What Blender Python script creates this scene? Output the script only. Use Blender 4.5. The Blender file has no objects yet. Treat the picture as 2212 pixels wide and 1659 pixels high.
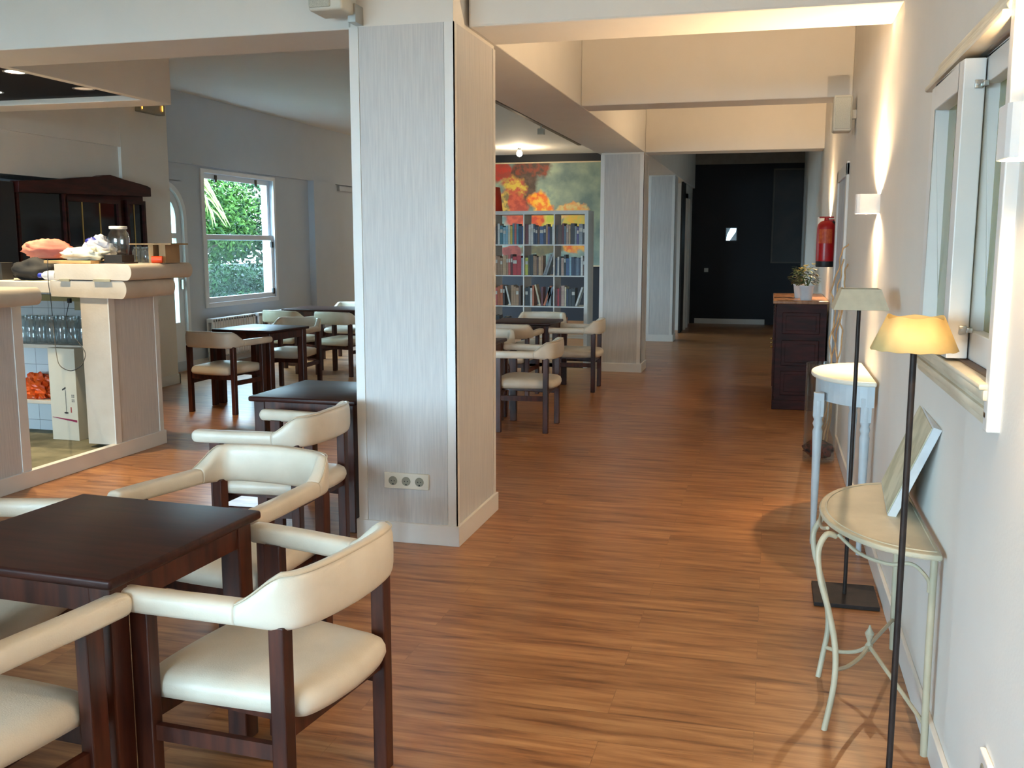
import bpy, bmesh, math, random
from mathutils import Vector, Matrix, Euler
C = bpy.context.scene.collection
PI = math.pi
rnd = random.Random(7)
# ------------------------------------------------------------------ camera
CAM_H = 1.55
YAW, PITCH, ROLL, FPX = 0.259038, 0.142632, 0.000724, 2102.63
def cam_axes():
    cy, sy, cp, sp = math.cos(YAW), math.sin(YAW), math.cos(PITCH), math.sin(PITCH)
    F = Vector((-sy*cp, cy*cp, -sp)); Rt = Vector((cy, sy, 0)); U = Rt.cross(F)
    cr, sr = math.cos(ROLL), math.sin(ROLL)
    return cr*Rt + sr*U, -sr*Rt + cr*U, -F
AX, AY, AZ = cam_axes()
cd = bpy.data.cameras.new('camera'); cam = bpy.data.objects.new('camera', cd); C.objects.link(cam)
m = Matrix((AX, AY, AZ)).transposed().to_4x4(); m.translation = (0, 0, CAM_H); cam.matrix_world = m
cd.sensor_fit = 'HORIZONTAL'; cd.sensor_width = 36; cd.lens = FPX/2212*36; cd.clip_start = 0.05; cd.clip_end = 200
bpy.context.scene.camera = cam
def PX(x, y, X=None, Y=None, Z=None):
    """the point of the place that a direction from the eye meets on a plane"""
    d = AX*((x-1106)/FPX) + AY*(-(y-829.5)/FPX) - AZ
    o = Vector((0, 0, CAM_H))
    t = ((X-o.x)/d.x) if X is not None else ((Y-o.y)/d.y) if Y is not None else ((Z-o.z)/d.z)
    return o + d*t
# ------------------------------------------------------------------ world, exposure
w = bpy.data.worlds.new('world'); bpy.context.scene.world = w; w.use_nodes = True
bg = w.node_tree.nodes['Background']; bg.inputs[0].default_value = (0.58, 0.81, 1.0, 1); bg.inputs[1].default_value = 8.0
vs = bpy.context.scene.view_settings
vs.view_transform = 'Standard'; vs.look = 'None'; vs.gamma = 1; vs.use_curve_mapping = False; vs.exposure = 2.24
WARM = (1.0, 0.70, 0.40)
SCONCE_W, SCONCE_UP, LAMP_R = 7.0, 3.9, 0.014
def light(name, kind, loc, power, color, rot=(0,0,0), size=0.02, spot=None, blend=0.5, size_y=None, portal=False):
    l = bpy.data.lights.new(name, kind); l.energy = power; l.color = color
    if kind == 'AREA':
        l.shape = 'RECTANGLE'; l.size = size; l.size_y = size_y or size
        if portal: l.cycles.is_portal = True
    else: l.shadow_soft_size = size
    if kind == 'SPOT': l.spot_size = spot; l.spot_blend = blend
    o = bpy.data.objects.new(name, l); o.location = loc; o.rotation_euler = rot; C.objects.link(o); return o
# daylight through the windows: portals guide the sky light through each opening
light('window_portal', 'AREA', (-7.18, 11.98, 1.62), 1, (1,1,1), (0, -PI/2, 0), 1.8, size_y=1.9, portal=True)
light('window_portal', 'AREA', (-7.18, 10.2, 1.3), 1, (1,1,1), (0, -PI/2, 0), 2.0, size_y=0.8, portal=True)
light('window_portal', 'AREA', (-7.18, 17.55, 1.7), 1, (1,1,1), (0, -PI/2, 0), 1.9, size_y=3.3, portal=True)  # portal of the added window hidden by the pillar
light('window_portal', 'AREA', (-4.1, -4.19, 1.525), 1, (1,1,1), (PI/2, 0, 0), 4.9, size_y=2.2, portal=True)
# ------------------------------------------------------------------ materials
def S(r, g, b):
    f = lambda c: (c/255)/12.92 if c <= 10 else (((c/255)+0.055)/1.055)**2.4
    return (f(r), f(g), f(b), 1)
MATS = {}
def mat(name, col, rough=0.5, metal=0.0, var=0.08, scale=8.0, stretch=(1,1,1), bump=0.0, bscale=None, spec=0.5, col2=None, coat=0.0, detail=4, contrast=(0.35,0.65)):
    if name in MATS: return MATS[name]
    M = bpy.data.materials.new(name); M.use_nodes = True; nt = M.node_tree; N = nt.nodes; L = nt.links
    b = N['Principled BSDF']; b.inputs['Roughness'].default_value = rough; b.inputs['Metallic'].default_value = metal
    b.inputs['Specular IOR Level'].default_value = spec
    if coat: b.inputs['Coat Weight'].default_value = coat; b.inputs['Coat Roughness'].default_value = 0.15
    c2 = col2 or tuple(max(0, v*(1-var*2)) for v in col[:3]) + (1,)
    tc = N.new('ShaderNodeTexCoord'); mp = N.new('ShaderNodeMapping'); mp.inputs['Scale'].default_value = stretch
    L.new(tc.outputs['Object'], mp.inputs[0])
    n = N.new('ShaderNodeTexNoise'); n.inputs['Scale'].default_value = scale; n.inputs['Detail'].default_value = detail
    L.new(mp.outputs[0], n.inputs['Vector'])
    r = N.new('ShaderNodeValToRGB'); r.color_ramp.elements[0].position = contrast[0]; r.color_ramp.elements[1].position = contrast[1]
    r.color_ramp.elements[0].color = c2; r.color_ramp.elements[1].color = col
    L.new(n.outputs[0], r.inputs[0]); L.new(r.outputs[0], b.inputs['Base Color'])
    if bump:
        n2 = N.new('ShaderNodeTexNoise'); n2.inputs['Scale'].default_value = bscale or scale*6; n2.inputs['Detail'].default_value = 3
        L.new(mp.outputs[0], n2.inputs['Vector'])
        bp = N.new('ShaderNodeBump'); bp.inputs['Strength'].default_value = bump; bp.inputs['Distance'].default_value = 0.01
        L.new(n2.outputs[0], bp.inputs['Height']); L.new(bp.outputs[0], b.inputs['Normal'])
    MATS[name] = M; return M
def glass(name, col=(0.9,0.95,0.95,1), gloss=0.12, rough=0.02, milk=0.0, milkcol=(0.8,0.85,0.9,1)):
    if name in MATS: return MATS[name]
    M = bpy.data.materials.new(name); M.use_nodes = True; nt = M.node_tree; N = nt.nodes; L = nt.links
    N.remove(N['Principled BSDF']); out = N['Material Output']
    t = N.new('ShaderNodeBsdfTransparent'); t.inputs[0].default_value = col
    g = N.new('ShaderNodeBsdfGlossy'); g.inputs['Roughness'].default_value = rough
    fr = N.new('ShaderNodeLayerWeight'); fr.inputs[0].default_value = 0.25
    mr = N.new('ShaderNodeMapRange'); mr.inputs[3].default_value = gloss; mr.inputs[4].default_value = 0.85
    L.new(fr.outputs['Facing'], mr.inputs[0])
    pw = N.new('ShaderNodeMath'); pw.operation = 'POWER'; pw.inputs[1].default_value = 2.5
    L.new(fr.outputs['Facing'], pw.inputs[0]); L.new(pw.outputs[0], mr.inputs[0])
    mx = N.new('ShaderNodeMixShader'); L.new(mr.outputs[0], mx.inputs[0]); L.new(t.outputs[0], mx.inputs[1]); L.new(g.outputs[0], mx.inputs[2])
    if milk:
        d = N.new('ShaderNodeBsdfDiffuse'); d.inputs[0].default_value = milkcol
        nz = N.new('ShaderNodeTexNoise'); nz.inputs['Scale'].default_value = 7
        mu = N.new('ShaderNodeMath'); mu.operation = 'MULTIPLY'; mu.inputs[1].default_value = milk*2; L.new(nz.outputs[0], mu.inputs[0])
        m2 = N.new('ShaderNodeMixShader'); L.new(mu.outputs[0], m2.inputs[0]); L.new(mx.outputs[0], m2.inputs[1]); L.new(d.outputs[0], m2.inputs[2]); mx = m2
    L.new(mx.outputs[0], out.inputs[0]); MATS[name] = M; return M
def emit(name, col, s):
    if name in MATS: return MATS[name]
    M = bpy.data.materials.new(name); M.use_nodes = True; N = M.node_tree.nodes; b = N['Principled BSDF']
    b.inputs['Base Color'].default_value = col; b.inputs['Emission Color'].default_value = col; b.inputs['Emission Strength'].default_value = s
    MATS[name] = M; return M
wall_m = mat('white_wall_paint', S(229,225,218), 0.75, var=0.015, scale=3, bump=0.05, bscale=90)
ceil_m = mat('white_ceiling_paint', S(224,222,218), 0.8, var=0.01, scale=2)
grey_wall_m = mat('grey_wall_paint', S(194,202,213), 0.7, var=0.015, scale=3, bump=0.04, bscale=90)
trim_m = mat('white_gloss_trim', S(228,226,222), 0.4, var=0.01, scale=5)
paper_m = mat('streaked_grey_wallpaper', S(210,208,206), 0.6, col2=S(197,196,196), scale=1, stretch=(120,120,5), bump=0.12, bscale=3, detail=6)
navy_m = mat('navy_wall_paint', S(17,22,34), 0.6, var=0.05, scale=2)
canopy_navy = mat('navy_gloss_ceiling', S(9,14,26), 0.6, var=0.05, scale=2, spec=0.2)
lth_m = mat('cream_leather', S(226,216,198), 0.34, col2=S(214,203,184), scale=6, bump=0.10, bscale=260, spec=0.5)
pip_m = mat('cream_leather_seam', S(204,190,166), 0.5, var=0.05)
wood_m = mat('mahogany_wood', S(84,42,28), 0.36, col2=S(50,23,17), scale=3, stretch=(10,10,1.2), spec=0.4)
woodh_m = mat('mahogany_table_wood', S(62,31,24), 0.38, col2=S(42,20,17), scale=3, stretch=(1.5,12,12), spec=0.22)
dkwood_m = mat('dark_antique_wood', S(66,24,21), 0.5, col2=S(38,13,12), scale=3, stretch=(1.5,1.5,8), spec=0.25)
black_m = mat('black_plastic', S(22,22,24), 0.5, var=0.1)
iron_m = mat('rusty_dark_iron', S(52,42,38), 0.55, 0.4, col2=S(34,28,27), scale=20)
white_m = mat('white_melamine', S(214,212,208), 0.45, var=0.02)
counter_m = mat('aged_white_counter_paint', S(214,204,190), 0.5, col2=S(200,188,172), scale=4, bump=0.1, bscale=60)
conc_m = mat('greenish_concrete', S(128,124,100), 0.8, col2=S(88,86,66), scale=5, bump=0.2, bscale=30)
shade_m = mat('parchment_shade', S(214,186,128), 0.7, col2=S(200,170,108), scale=6)
shade2_m = mat('linen_shade', S(196,184,158), 0.75, var=0.05, scale=30)
cons_m = mat('pale_blue_grey_paint', S(196,206,212), 0.45, col2=S(182,192,198), scale=5)
constop_m = mat('cream_white_paint', S(232,228,212), 0.4, var=0.02)
irong_m = mat('sage_grey_metal_paint', S(190,182,158), 0.45, col2=S(168,162,140), scale=5, bump=0.08)
brass_m = mat('brass', S(190,150,80), 0.3, 0.9)
chrome_m = mat('dull_chrome', S(190,190,185), 0.3, 0.9)
red_m = mat('extinguisher_red', S(176,16,24), 0.3, var=0.04)
# floor: laminate boards running across the corridor
def floor_material():
    M = bpy.data.materials.new('oak_laminate_floor'); M.use_nodes = True; nt = M.node_tree; N = nt.nodes; L = nt.links; b = N['Principled BSDF']
    tc = N.new('ShaderNodeTexCoord')
    br = N.new('ShaderNodeTexBrick'); br.inputs['Scale'].default_value = 1; br.inputs['Brick Width'].default_value = 1.28; br.inputs['Row Height'].default_value = 0.19
    br.inputs['Mortar Size'].default_value = 0.0012; br.inputs['Mortar Smooth'].default_value = 0.3; br.inputs['Bias'].default_value = 0
    br.inputs['Color1'].default_value = (0.35,0.35,0.35,1); br.inputs['Color2'].default_value = (0.65,0.65,0.65,1); br.inputs['Mortar'].default_value = (0.0,0.0,0.0,1)
    br.offset = 0.37; L.new(tc.outputs['Object'], br.inputs['Vector'])
    mp = N.new('ShaderNodeMapping'); mp.inputs['Scale'].default_value = (1.6, 17, 1); L.new(tc.outputs['Object'], mp.inputs[0])
    ad = N.new('ShaderNodeVectorMath'); ad.operation = 'MULTIPLY_ADD'; ad.inputs[1].default_value = (7, 7, 7); L.new(br.outputs['Color'], ad.inputs[0]); L.new(mp.outputs[0], ad.inputs[2])
    n = N.new('ShaderNodeTexNoise'); n.inputs['Scale'].default_value = 1.5; n.inputs['Detail'].default_value = 6; n.inputs['Roughness'].default_value = 0.6; n.inputs['Distortion'].default_value = 0.4
    L.new(ad.outputs[0], n.inputs['Vector'])
    r = N.new('ShaderNodeValToRGB'); e = r.color_ramp.elements
    e[0].position = 0.30; e[0].color = S(110,66,36); e[1].position = 0.68; e[1].color = S(188,136,88)
    k = e.new(0.46); k.color = S(156,103,61)
    L.new(n.outputs[0], r.inputs[0])
    mx = N.new('ShaderNodeMix'); mx.data_type = 'RGBA'; mx.blend_type = 'OVERLAY'; mx.inputs[0].default_value = 0.28
    L.new(r.outputs[0], mx.inputs[6]); L.new(br.outputs['Color'], mx.inputs[7]); L.new(mx.outputs[2], b.inputs['Base Color'])
    n3 = N.new('ShaderNodeTexNoise'); n3.inputs['Scale'].default_value = 1.4; L.new(tc.outputs['Object'], n3.inputs['Vector'])
    mr = N.new('ShaderNodeMapRange'); mr.inputs[3].default_value = 0.27; mr.inputs[4].default_value = 0.36; L.new(n3.outputs[0], mr.inputs[0]); L.new(mr.outputs[0], b.inputs['Roughness'])
    bp = N.new('ShaderNodeBump'); bp.inputs['Strength'].default_value = 0.06; bp.inputs['Distance'].default_value = 0.0012; L.new(n.outputs[0], bp.inputs['Height']); L.new(bp.outputs[0], b.inputs['Normal'])
    return M
floor_m = floor_material()
# ------------------------------------------------------------------ mesh builder
class MB:
    def __init__(s): s.v = []; s.f = []
    def add(s, vs, fs):
        o = len(s.v); s.v += [tuple(p) for p in vs]; s.f += [tuple(i+o for i in f) for f in fs]; return s
    def box(s, a, b, M=None):
        x0,y0,z0 = a; x1,y1,z1 = b
        if x0>x1: x0,x1=x1,x0
        if y0>y1: y0,y1=y1,y0
        if z0>z1: z0,z1=z1,z0
        vs = [Vector(p) for p in ((x0,y0,z0),(x1,y0,z0),(x1,y1,z0),(x0,y1,z0),(x0,y0,z1),(x1,y0,z1),(x1,y1,z1),(x0,y1,z1))]
        if M is not None: vs = [M @ p for p in vs]
        return s.add(vs, [(0,3,2,1),(4,5,6,7),(0,1,5,4),(1,2,6,5),(2,3,7,6),(3,0,4,7)])
    def rbox(s, a, b, r=0.005, M=None, seg=2):
        """a box with rounded edges"""
        bm = bmesh.new(); bmesh.ops.create_cube(bm, size=1)
        ce = [(a[i]+b[i])/2 for i in range(3)]; si = [abs(b[i]-a[i]) for i in range(3)]
        for v in bm.verts: v.co = Vector((ce[i]+v.co[i]*si[i] for i in range(3)))
        bmesh.ops.bevel(bm, geom=list(bm.edges), offset=min(r, min(si)*0.49), segments=seg, profile=0.5, affect='EDGES')
        if M is not None:
            for v in bm.verts: v.co = M @ v.co
        bm.verts.index_update(); s.add([v.co for v in bm.verts], [[v.index for v in f.verts] for f in bm.faces]); bm.free(); return s
    def prism(s, pts, z0, z1, M=None):
        n = len(pts); vs = [Vector((x,y,z0)) for x,y in pts] + [Vector((x,y,z1)) for x,y in pts]
        if M is not None: vs = [M @ p for p in vs]
        return s.add(vs, [tuple(range(n-1,-1,-1)), tuple(range(n,2*n))] + [(i,(i+1)%n,n+(i+1)%n,n+i) for i in range(n)])
    def tube(s, pts, r, n=10, flat=1.0, cap=True):
        pts = [Vector(p) for p in pts]; k = len(pts); rs = r if isinstance(r,(list,tuple)) else [r]*k
        vs = []; up = Vector((0,0,1)); prev = None
        for i,p in enumerate(pts):
            t = (pts[min(i+1,k-1)]-pts[max(i-1,0)]).normalized()
            if prev is None:
                a = t.cross(up);
                if a.length < 1e-3: a = t.cross(Vector((0,1,0)))
                a.normalize()
            else: a = (prev - t*prev.dot(t)).normalized()
            prev = a; b = t.cross(a)
            for j in range(n):
                g = 2*PI*j/n; vs.append(p + (a*math.cos(g) + b*math.sin(g)*flat)*rs[i])
        fs = [(i*n+j, i*n+(j+1)%n, (i+1)*n+(j+1)%n, (i+1)*n+j) for i in range(k-1) for j in range(n)]
        if cap: fs += [tuple(range(n-1,-1,-1)), tuple((k-1)*n+j for j in range(n))]
        return s.add(vs, fs)
    def lathe(s, prof, c=(0,0,0), n=24, M=None, sx=1, sy=1, jag=None):
        k = len(prof); vs = []
        for i,(r,z) in enumerate(prof):
            for j in range(n):
                g = 2*PI*j/n; q = 1 if not jag else jag(g, i)
                p = Vector((c[0]+r*q*sx*math.cos(g), c[1]+r*q*sy*math.sin(g), c[2]+z)); vs.append(M @ p if M is not None else p)
        fs = [(i*n+j, i*n+(j+1)%n, (i+1)*n+(j+1)%n, (i+1)*n+j) for i in range(k-1) for j in range(n)]
        if prof[0][0] > 1e-4: fs.append(tuple(range(n-1,-1,-1)))
        if prof[-1][0] > 1e-4: fs.append(tuple((k-1)*n+j for j in range(n)))
        return s.add(vs, fs)
    def open_lathe(s, prof, c=(0,0,0), n=24, sx=1, sy=1, jag=None, M=None):
        k = len(prof); vs = []
        for i,(r,z) in enumerate(prof):
            for j in range(n):
                g = 2*PI*j/n; q = (0,0) if not jag else jag(g, i)
                p = Vector((c[0]+(r+q[0])*sx*math.cos(g), c[1]+(r+q[0])*sy*math.sin(g), c[2]+z+q[1])); vs.append(M @ p if M is not None else p)
        return s.add(vs, [(i*n+j, i*n+(j+1)%n, (i+1)*n+(j+1)%n, (i+1)*n+j) for i in range(k-1) for j in range(n)])
    def blob(s, c, r, seed=0, amp=0.15, freq=2.2, nu=20, nv=12, flatb=None, ridge=0.0):
        from mathutils import noise
        vs = []
        for i in range(nv+1):
            th = PI*i/nv
            for j in range(nu):
                g = 2*PI*j/nu; d = Vector((math.sin(th)*math.cos(g), math.sin(th)*math.sin(g), math.cos(th)))
                q = 1 + amp*noise.noise(d*freq + Vector((seed*3.1,seed,0))) + ridge*abs(noise.noise(d*freq*2.7 + Vector((0,seed*2.3,5))))
                p = Vector((c[0]+d.x*r[0]*q, c[1]+d.y*r[1]*q, c[2]+d.z*r[2]*q))
                if flatb is not None and p.z < flatb: p.z = flatb
                vs.append(p)
        fs = [(i*nu+j, (i+1)*nu+j, (i+1)*nu+(j+1)%nu, i*nu+(j+1)%nu) for i in range(nv) for j in range(nu)]
        return s.add(vs, fs)
def obj(name, mb, material, parent=None, smooth=False, bevel=0.0, mods=None):
    """links the builder's mesh as ONE object; vertices are given in the place's coordinates"""
    me = bpy.data.meshes.new(name)
    off = Vector((0,0,0)); p = parent
    while p is not None: off += p.location; p = p.parent
    me.from_pydata([Vector(v)-off for v in mb.v], [], mb.f); me.update()
    bm = bmesh.new(); bm.from_mesh(me); bmesh.ops.remove_doubles(bm, verts=bm.verts, dist=1e-5); bmesh.ops.recalc_face_normals(bm, faces=bm.faces); bm.to_mesh(me); bm.free()
    if isinstance(material, (list,tuple)):
        for q in material: me.materials.append(q)
    else: me.materials.append(material)
    if smooth:
        for p_ in me.polygons: p_.use_smooth = True
        if smooth != 'all': me.set_sharp_from_angle(angle=math.radians(42))
    o = bpy.data.objects.new(name, me); C.objects.link(o)
    if parent is not None: o.parent = parent
    if bevel:
        b = o.modifiers.new('round', 'BEVEL'); b.width = bevel; b.segments = 2; b.limit_method = 'ANGLE'; b.angle_limit = math.radians(40)
    return o
def tag(o, label=None, cat=None, group=None, kind=None):
    if label: o['label'] = label
    if cat: o['category'] = cat
    if group: o['group'] = group
    if kind: o['kind'] = kind
    return o
def thing(name, loc, label, cat, group=None):
    o = bpy.data.objects.new(name, None); o.empty_display_size = 0.1; o.location = loc; C.objects.link(o)
    return tag(o, label, cat, group)
def single(name, mb, material, label, cat, group=None, **k):
    """a thing that is one mesh"""
    return tag(obj(name, mb, material, **k), label, cat, group)
def struct(name, mb, material, parent=None, label=None, **k):
    o = obj(name, mb, material, parent, **k)
    if parent is None: o['kind'] = 'structure'
    if label: o['label'] = label
    return o
def copy_tree(o, parent=None):
    c = o.copy(); C.objects.link(c); c.parent = parent
    for ch in list(o.children): copy_tree(ch, c)
    return c
def smooth_path(P, per=6):
    P = [Vector(p) for p in P]; out = []
    for i in range(len(P)-1):
        a = P[max(i-1,0)]; b = P[i]; c = P[i+1]; d = P[min(i+2,len(P)-1)]
        for k in range(per):
            t = k/per; out.append(0.5*((2*b)+(c-a)*t+(2*a-5*b+4*c-d)*t*t+(3*b-a-3*c+d)*t**3))
    out.append(P[-1]); return out
# ================================================================== ROOM SHELL
XR, XL, YB, YF, ZC = 0.53, -6.95, -4.0, 19.6, 3.35
ZB = 2.62
struct('floor', MB().box((XL-0.3, YB-0.3, -0.1), (XR+0.3, YF+0.3, 0)), floor_m)
struct('ceiling', MB().box((XL-0.3, YB-0.3, ZC), (XR+0.3, YF+0.3, ZC+0.1)), ceil_m)
# right wall with the interior window's opening
WY0, WY1, WZ0, WZ1 = 2.48, 3.50, 1.225, 2.065
mb = MB(); mb.box((XR, YB, 0), (XR+0.2, WY0, ZC)).box((XR, WY1, 0), (XR+0.2, YF, ZC)).box((XR, WY0, 0), (XR+0.2, WY1, WZ0)).box((XR, WY0, WZ1), (XR+0.2, WY1, ZC))
struct('wall_right', mb, wall_m)
struct('baseboard_right', MB().box((XR-0.016, YB, 0), (XR, 7.72, 0.105)).box((XR-0.016, 8.9, 0), (XR, YF, 0.105)), trim_m, bevel=0.003)
# far navy wall
mb = MB().box((-7.0, YF, 0), (XR, YF+0.15, 3.08)).box((-7.0, YF, 3.08), (-1.6, YF+0.15, ZC)); struct('wall_far', mb, navy_m)
struct('trim_1', MB().box((-1.6, YF-0.02, 3.08), (XR, YF+0.15, ZC)), mat('brownish_cornice_paint', S(150,140,128), 0.7))
struct('baseboard_far', MB().box((-1.45, YF-0.018, 0), (-0.1, YF, 0.10)), trim_m)
# back wall behind the eye with large windows
mb = MB().box((XL, YB-0.2, 0), (-6.5, YB, ZC)).box((-1.7, YB-0.2, 0), (XR+0.2, YB, ZC)).box((-6.5, YB-0.2, 0), (-1.7, YB, 0.45)).box((-6.5, YB-0.2, 2.6), (-1.7, YB, ZC))
struct('wall_back', mb, wall_m)
# left wall: window openings
mb = MB()
def seg(y0, y1, holes=()):
    y = y0
    for (a, b, z0, z1) in holes:
        mb.box((XL-0.18, y, 0), (XL, a, ZC)); 
        if z0 > 0: mb.box((XL-0.18, a, 0), (XL, b, z0))
        mb.box((XL-0.18, a, z1), (XL, b, ZC)); y = b
    mb.box((XL-0.18, y, 0), (XL, y1, ZC))
WL0, WL1, WLZ0, WLZ1 = 11.05, 12.82, 0.80, 2.44
seg(YB, YF, ((9.82, 10.56, 0.12, 2.30), (WL0, WL1, WLZ0, WLZ1), (15.95, 19.2, 0.8, 2.60)))  # last opening is an unseen window, added to brighten the dining room
struct('wall_left', mb, grey_wall_m)
# arch spandrel of the garden door
mb = MB(); n = 14; yc, zc, r = 10.19, 1.86, 0.37
pts = [(yc + r*math.cos(PI*i/n), zc + r*math.sin(PI*i/n)) for i in range(n+1)]
for i in range(n):
    (ya, za), (yb, zb) = pts[i], pts[i+1]
    vs = [(x, y, z) for x in (XL-0.18, XL) for (y, z) in ((ya, za), (yb, zb), (yb, 2.31), (ya, 2.31))]
    mb.add(vs, [(0,1,2,3),(7,6,5,4),(0,4,5,1),(1,5,6,2),(2,6,7,3),(3,7,4,0)])
struct('wall_arch', mb, grey_wall_m)
# band above the windows, pilaster, pier
struct('trim_2', MB().box((XL, 9.52, 2.515), (XL+0.045, YF, ZC)), grey_wall_m)
struct('wall_pilaster', MB().box((XL, 13.95, 0), (XL+0.10, 14.72, 2.515)), grey_wall_m)
struct('trim_3', MB().box((XL, 15.0, 2.42), (XL+0.045, 15.9, 2.49)), grey_wall_m)
struct('wall_pier', MB().box((XL, 8.72, 0), (-6.40, 9.52, ZC)), wall_m)
struct('baseboard_pier', MB().box((-6.40, 8.7, 0), (-6.385, 9.54, 0.105)).box((XL, 9.52, 0), (-6.385, 9.54, 0.105)), trim_m)
struct('trim_4', MB().box((XL, YB, 2.52), (-6.403, 8.72, ZC)).box((XL, YB, 2.15), (-6.435, 8.72, 2.52)), wall_m)      # bulkhead over the recess behind the bar
struct('baseboard_left', MB().box((XL, 9.54, 0), (XL+0.016, 9.76, 0.11)).box((XL, 10.60, 0), (XL+0.016, YF, 0.11)), trim_m)
# corridor's end wall, left of the navy wall
struct('wall_corridor', MB().box((-1.75, 17.9, 0), (-1.55, YF, ZC)), wall_m)
# ---------------- beams
BX0, BX1 = -2.07, -1.505
struct('ceiling_beam', MB().box((BX0, 4.90, ZB+0.01), (BX1, YF, ZC)), wall_m, bevel=0.006)
struct('ceiling_beam.001', MB().box((BX1, 4.83, ZB), (XR, 5.29, ZC)), wall_m, bevel=0.012)
struct('ceiling_beam.002', MB().box((BX1, 7.80, ZB+0.01), (XR, 8.12, ZC)), wall_m, bevel=0.008)
struct('ceiling_beam.003', MB().box((BX1, 11.85, ZB+0.01), (XR, 12.2, ZC)), wall_m, bevel=0.008)
struct('ceiling_beam.004', MB().box((-7.0, 4.66, ZB-0.015), (BX0, 5.10, ZC)), wall_m, bevel=0.006)
# ---------------- columns
def column(y0, y1, x0, x1, idx, full):
    c = struct('column', MB().box((x0, y0, 0), (x1, y1, ZC if full else ZB+0.02)), wall_m)
    t = 0.006; zt = ZB-0.01
    for nm, a, b in (('panel', (x0+0.045, y0-0.003, 0.1), (x1-0.048, y0, zt)), ('panel', (x1, y0+0.045, 0.1), (x1+0.003, y1-0.045, zt))):
        obj('wallpaper_panel', MB().box(a, b), paper_m, c)
    mbt = [((x0-t, y0-t, 0.1), (x0+0.042, y0, zt)), ((x1-0.045, y0-t, 0.1), (x1+t, y0, zt)), ((x1, y0-t, 0.1), (x1+t, y0+0.035, zt)), ((x1, y1-0.035, 0.1), (x1+t, y1+t, zt)), ((x0-t, y0, 0.1), (x0, y0+0.04, zt))]
    m_ = MB()
    for a, b in mbt[1:3]: m_.box(a, b)
    obj('corner_trim', m_, trim_m, c)
    for k in (0, 3, 4): obj('corner_trim', MB().box(*mbt[k]), trim_m, c)
    b = 0.018
    obj('baseboard', MB().box((x0-b, y0-b, 0), (x1+b, y0, 0.107)).box((x1, y0, 0), (x1+b, y1, 0.107)).box((x0-b, y0, 0), (x0, y1, 0.107)).box((x0-b, y1, 0), (x1+b, y1+b, 0.107)), trim_m, c, bevel=0.002)
    return c
column(4.645, 5.36, -2.06, -1.525, 0, True)
column(11.80, 12.24, -2.02, -1.51, 1, True)
column(15.75, 16.15, -1.93, -1.515, 2, True)
# white door casing and dark doorway beyond the third column
mb = MB().box((-1.56, 18.0, 0), (-1.50, 18.12, 2.45)).box((-1.56, 18.5, 0), (-1.50, 18.62, 2.45)).box((-1.56, 18.0, 2.37), (-1.50, 18.62, 2.45))
d = struct('door_1', mb, trim_m); obj('door_leaf', MB().box((-1.56, 18.12, 0), (-1.545, 18.5, 2.37)), mat('dim_white_door', S(190,182,170), 0.5), d)
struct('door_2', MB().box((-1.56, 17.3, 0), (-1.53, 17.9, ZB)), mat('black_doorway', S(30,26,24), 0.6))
# dark little panel, its reflection an added glowing patch, switch on the navy wall
wd = struct('reflecting_panel', MB().box((-0.905, YF-0.03, 1.60), (-0.665, YF, 1.885)), mat('navy_frame', S(28,34,46), 0.5))
obj('panel_glass', MB().box((-0.885, YF-0.034, 1.625), (-0.685, YF-0.03, 1.865)), mat('dark_pane', S(30,36,40), 0.1), wd)
obj('painted_reflection', MB().prism([(-0.88, 1.625), (-0.81, 1.625), (-0.70, 1.79), (-0.69, 1.86), (-0.80, 1.86), (-0.86, 1.74)], 0, 0.003, Matrix.Translation((0, YF-0.035, 0)) @ Matrix.Rotation(PI/2, 4, 'X')), emit('pale_blue_reflection_glow', (0.55,0.85,1,1), 1.0), wd)
single('light_switch', MB().rbox((-1.285, YF-0.012, 1.01), (-1.205, YF, 1.09), 0.003), white_m, 'small white square light switch on the dark navy end wall', 'light switch')
pr = thing('painting', (0.53, YF, 1.2), 'large dark unlit painting hung on the navy end wall above the chest', 'painting')
obj('canvas', MB().box((0.0, YF-0.03, 1.22), (0.525, YF-0.005, 2.95)), mat('dark_abstract_canvas', S(52,42,40), 0.5, col2=S(26,32,36), scale=2.5), pr)
obj('frame', MB().box((-0.03, YF-0.035, 1.19), (0.0, YF, 2.98)).box((0.0, YF-0.035, 1.19), (0.525, YF, 1.22)).box((0.0, YF-0.035, 2.95), (0.525, YF, 2.98)), mat('thin_dark_frame', S(80,74,66), 0.5), pr)
# door casing in the right wall, past the sconce
d = struct('door_3', MB().box((XR-0.02, 7.74, 0), (XR, 7.84, 2.15)).box((XR-0.02, 8.78, 0), (XR, 8.88, 2.15)).box((XR-0.02, 7.74, 2.06), (XR, 8.88, 2.16)), trim_m, bevel=0.004)
obj('door_leaf', MB().box((XR-0.006, 7.84, 0), (XR-0.001, 8.78, 2.06)), mat('bluish_white_door', S(200,206,216), 0.45), d)
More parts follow.
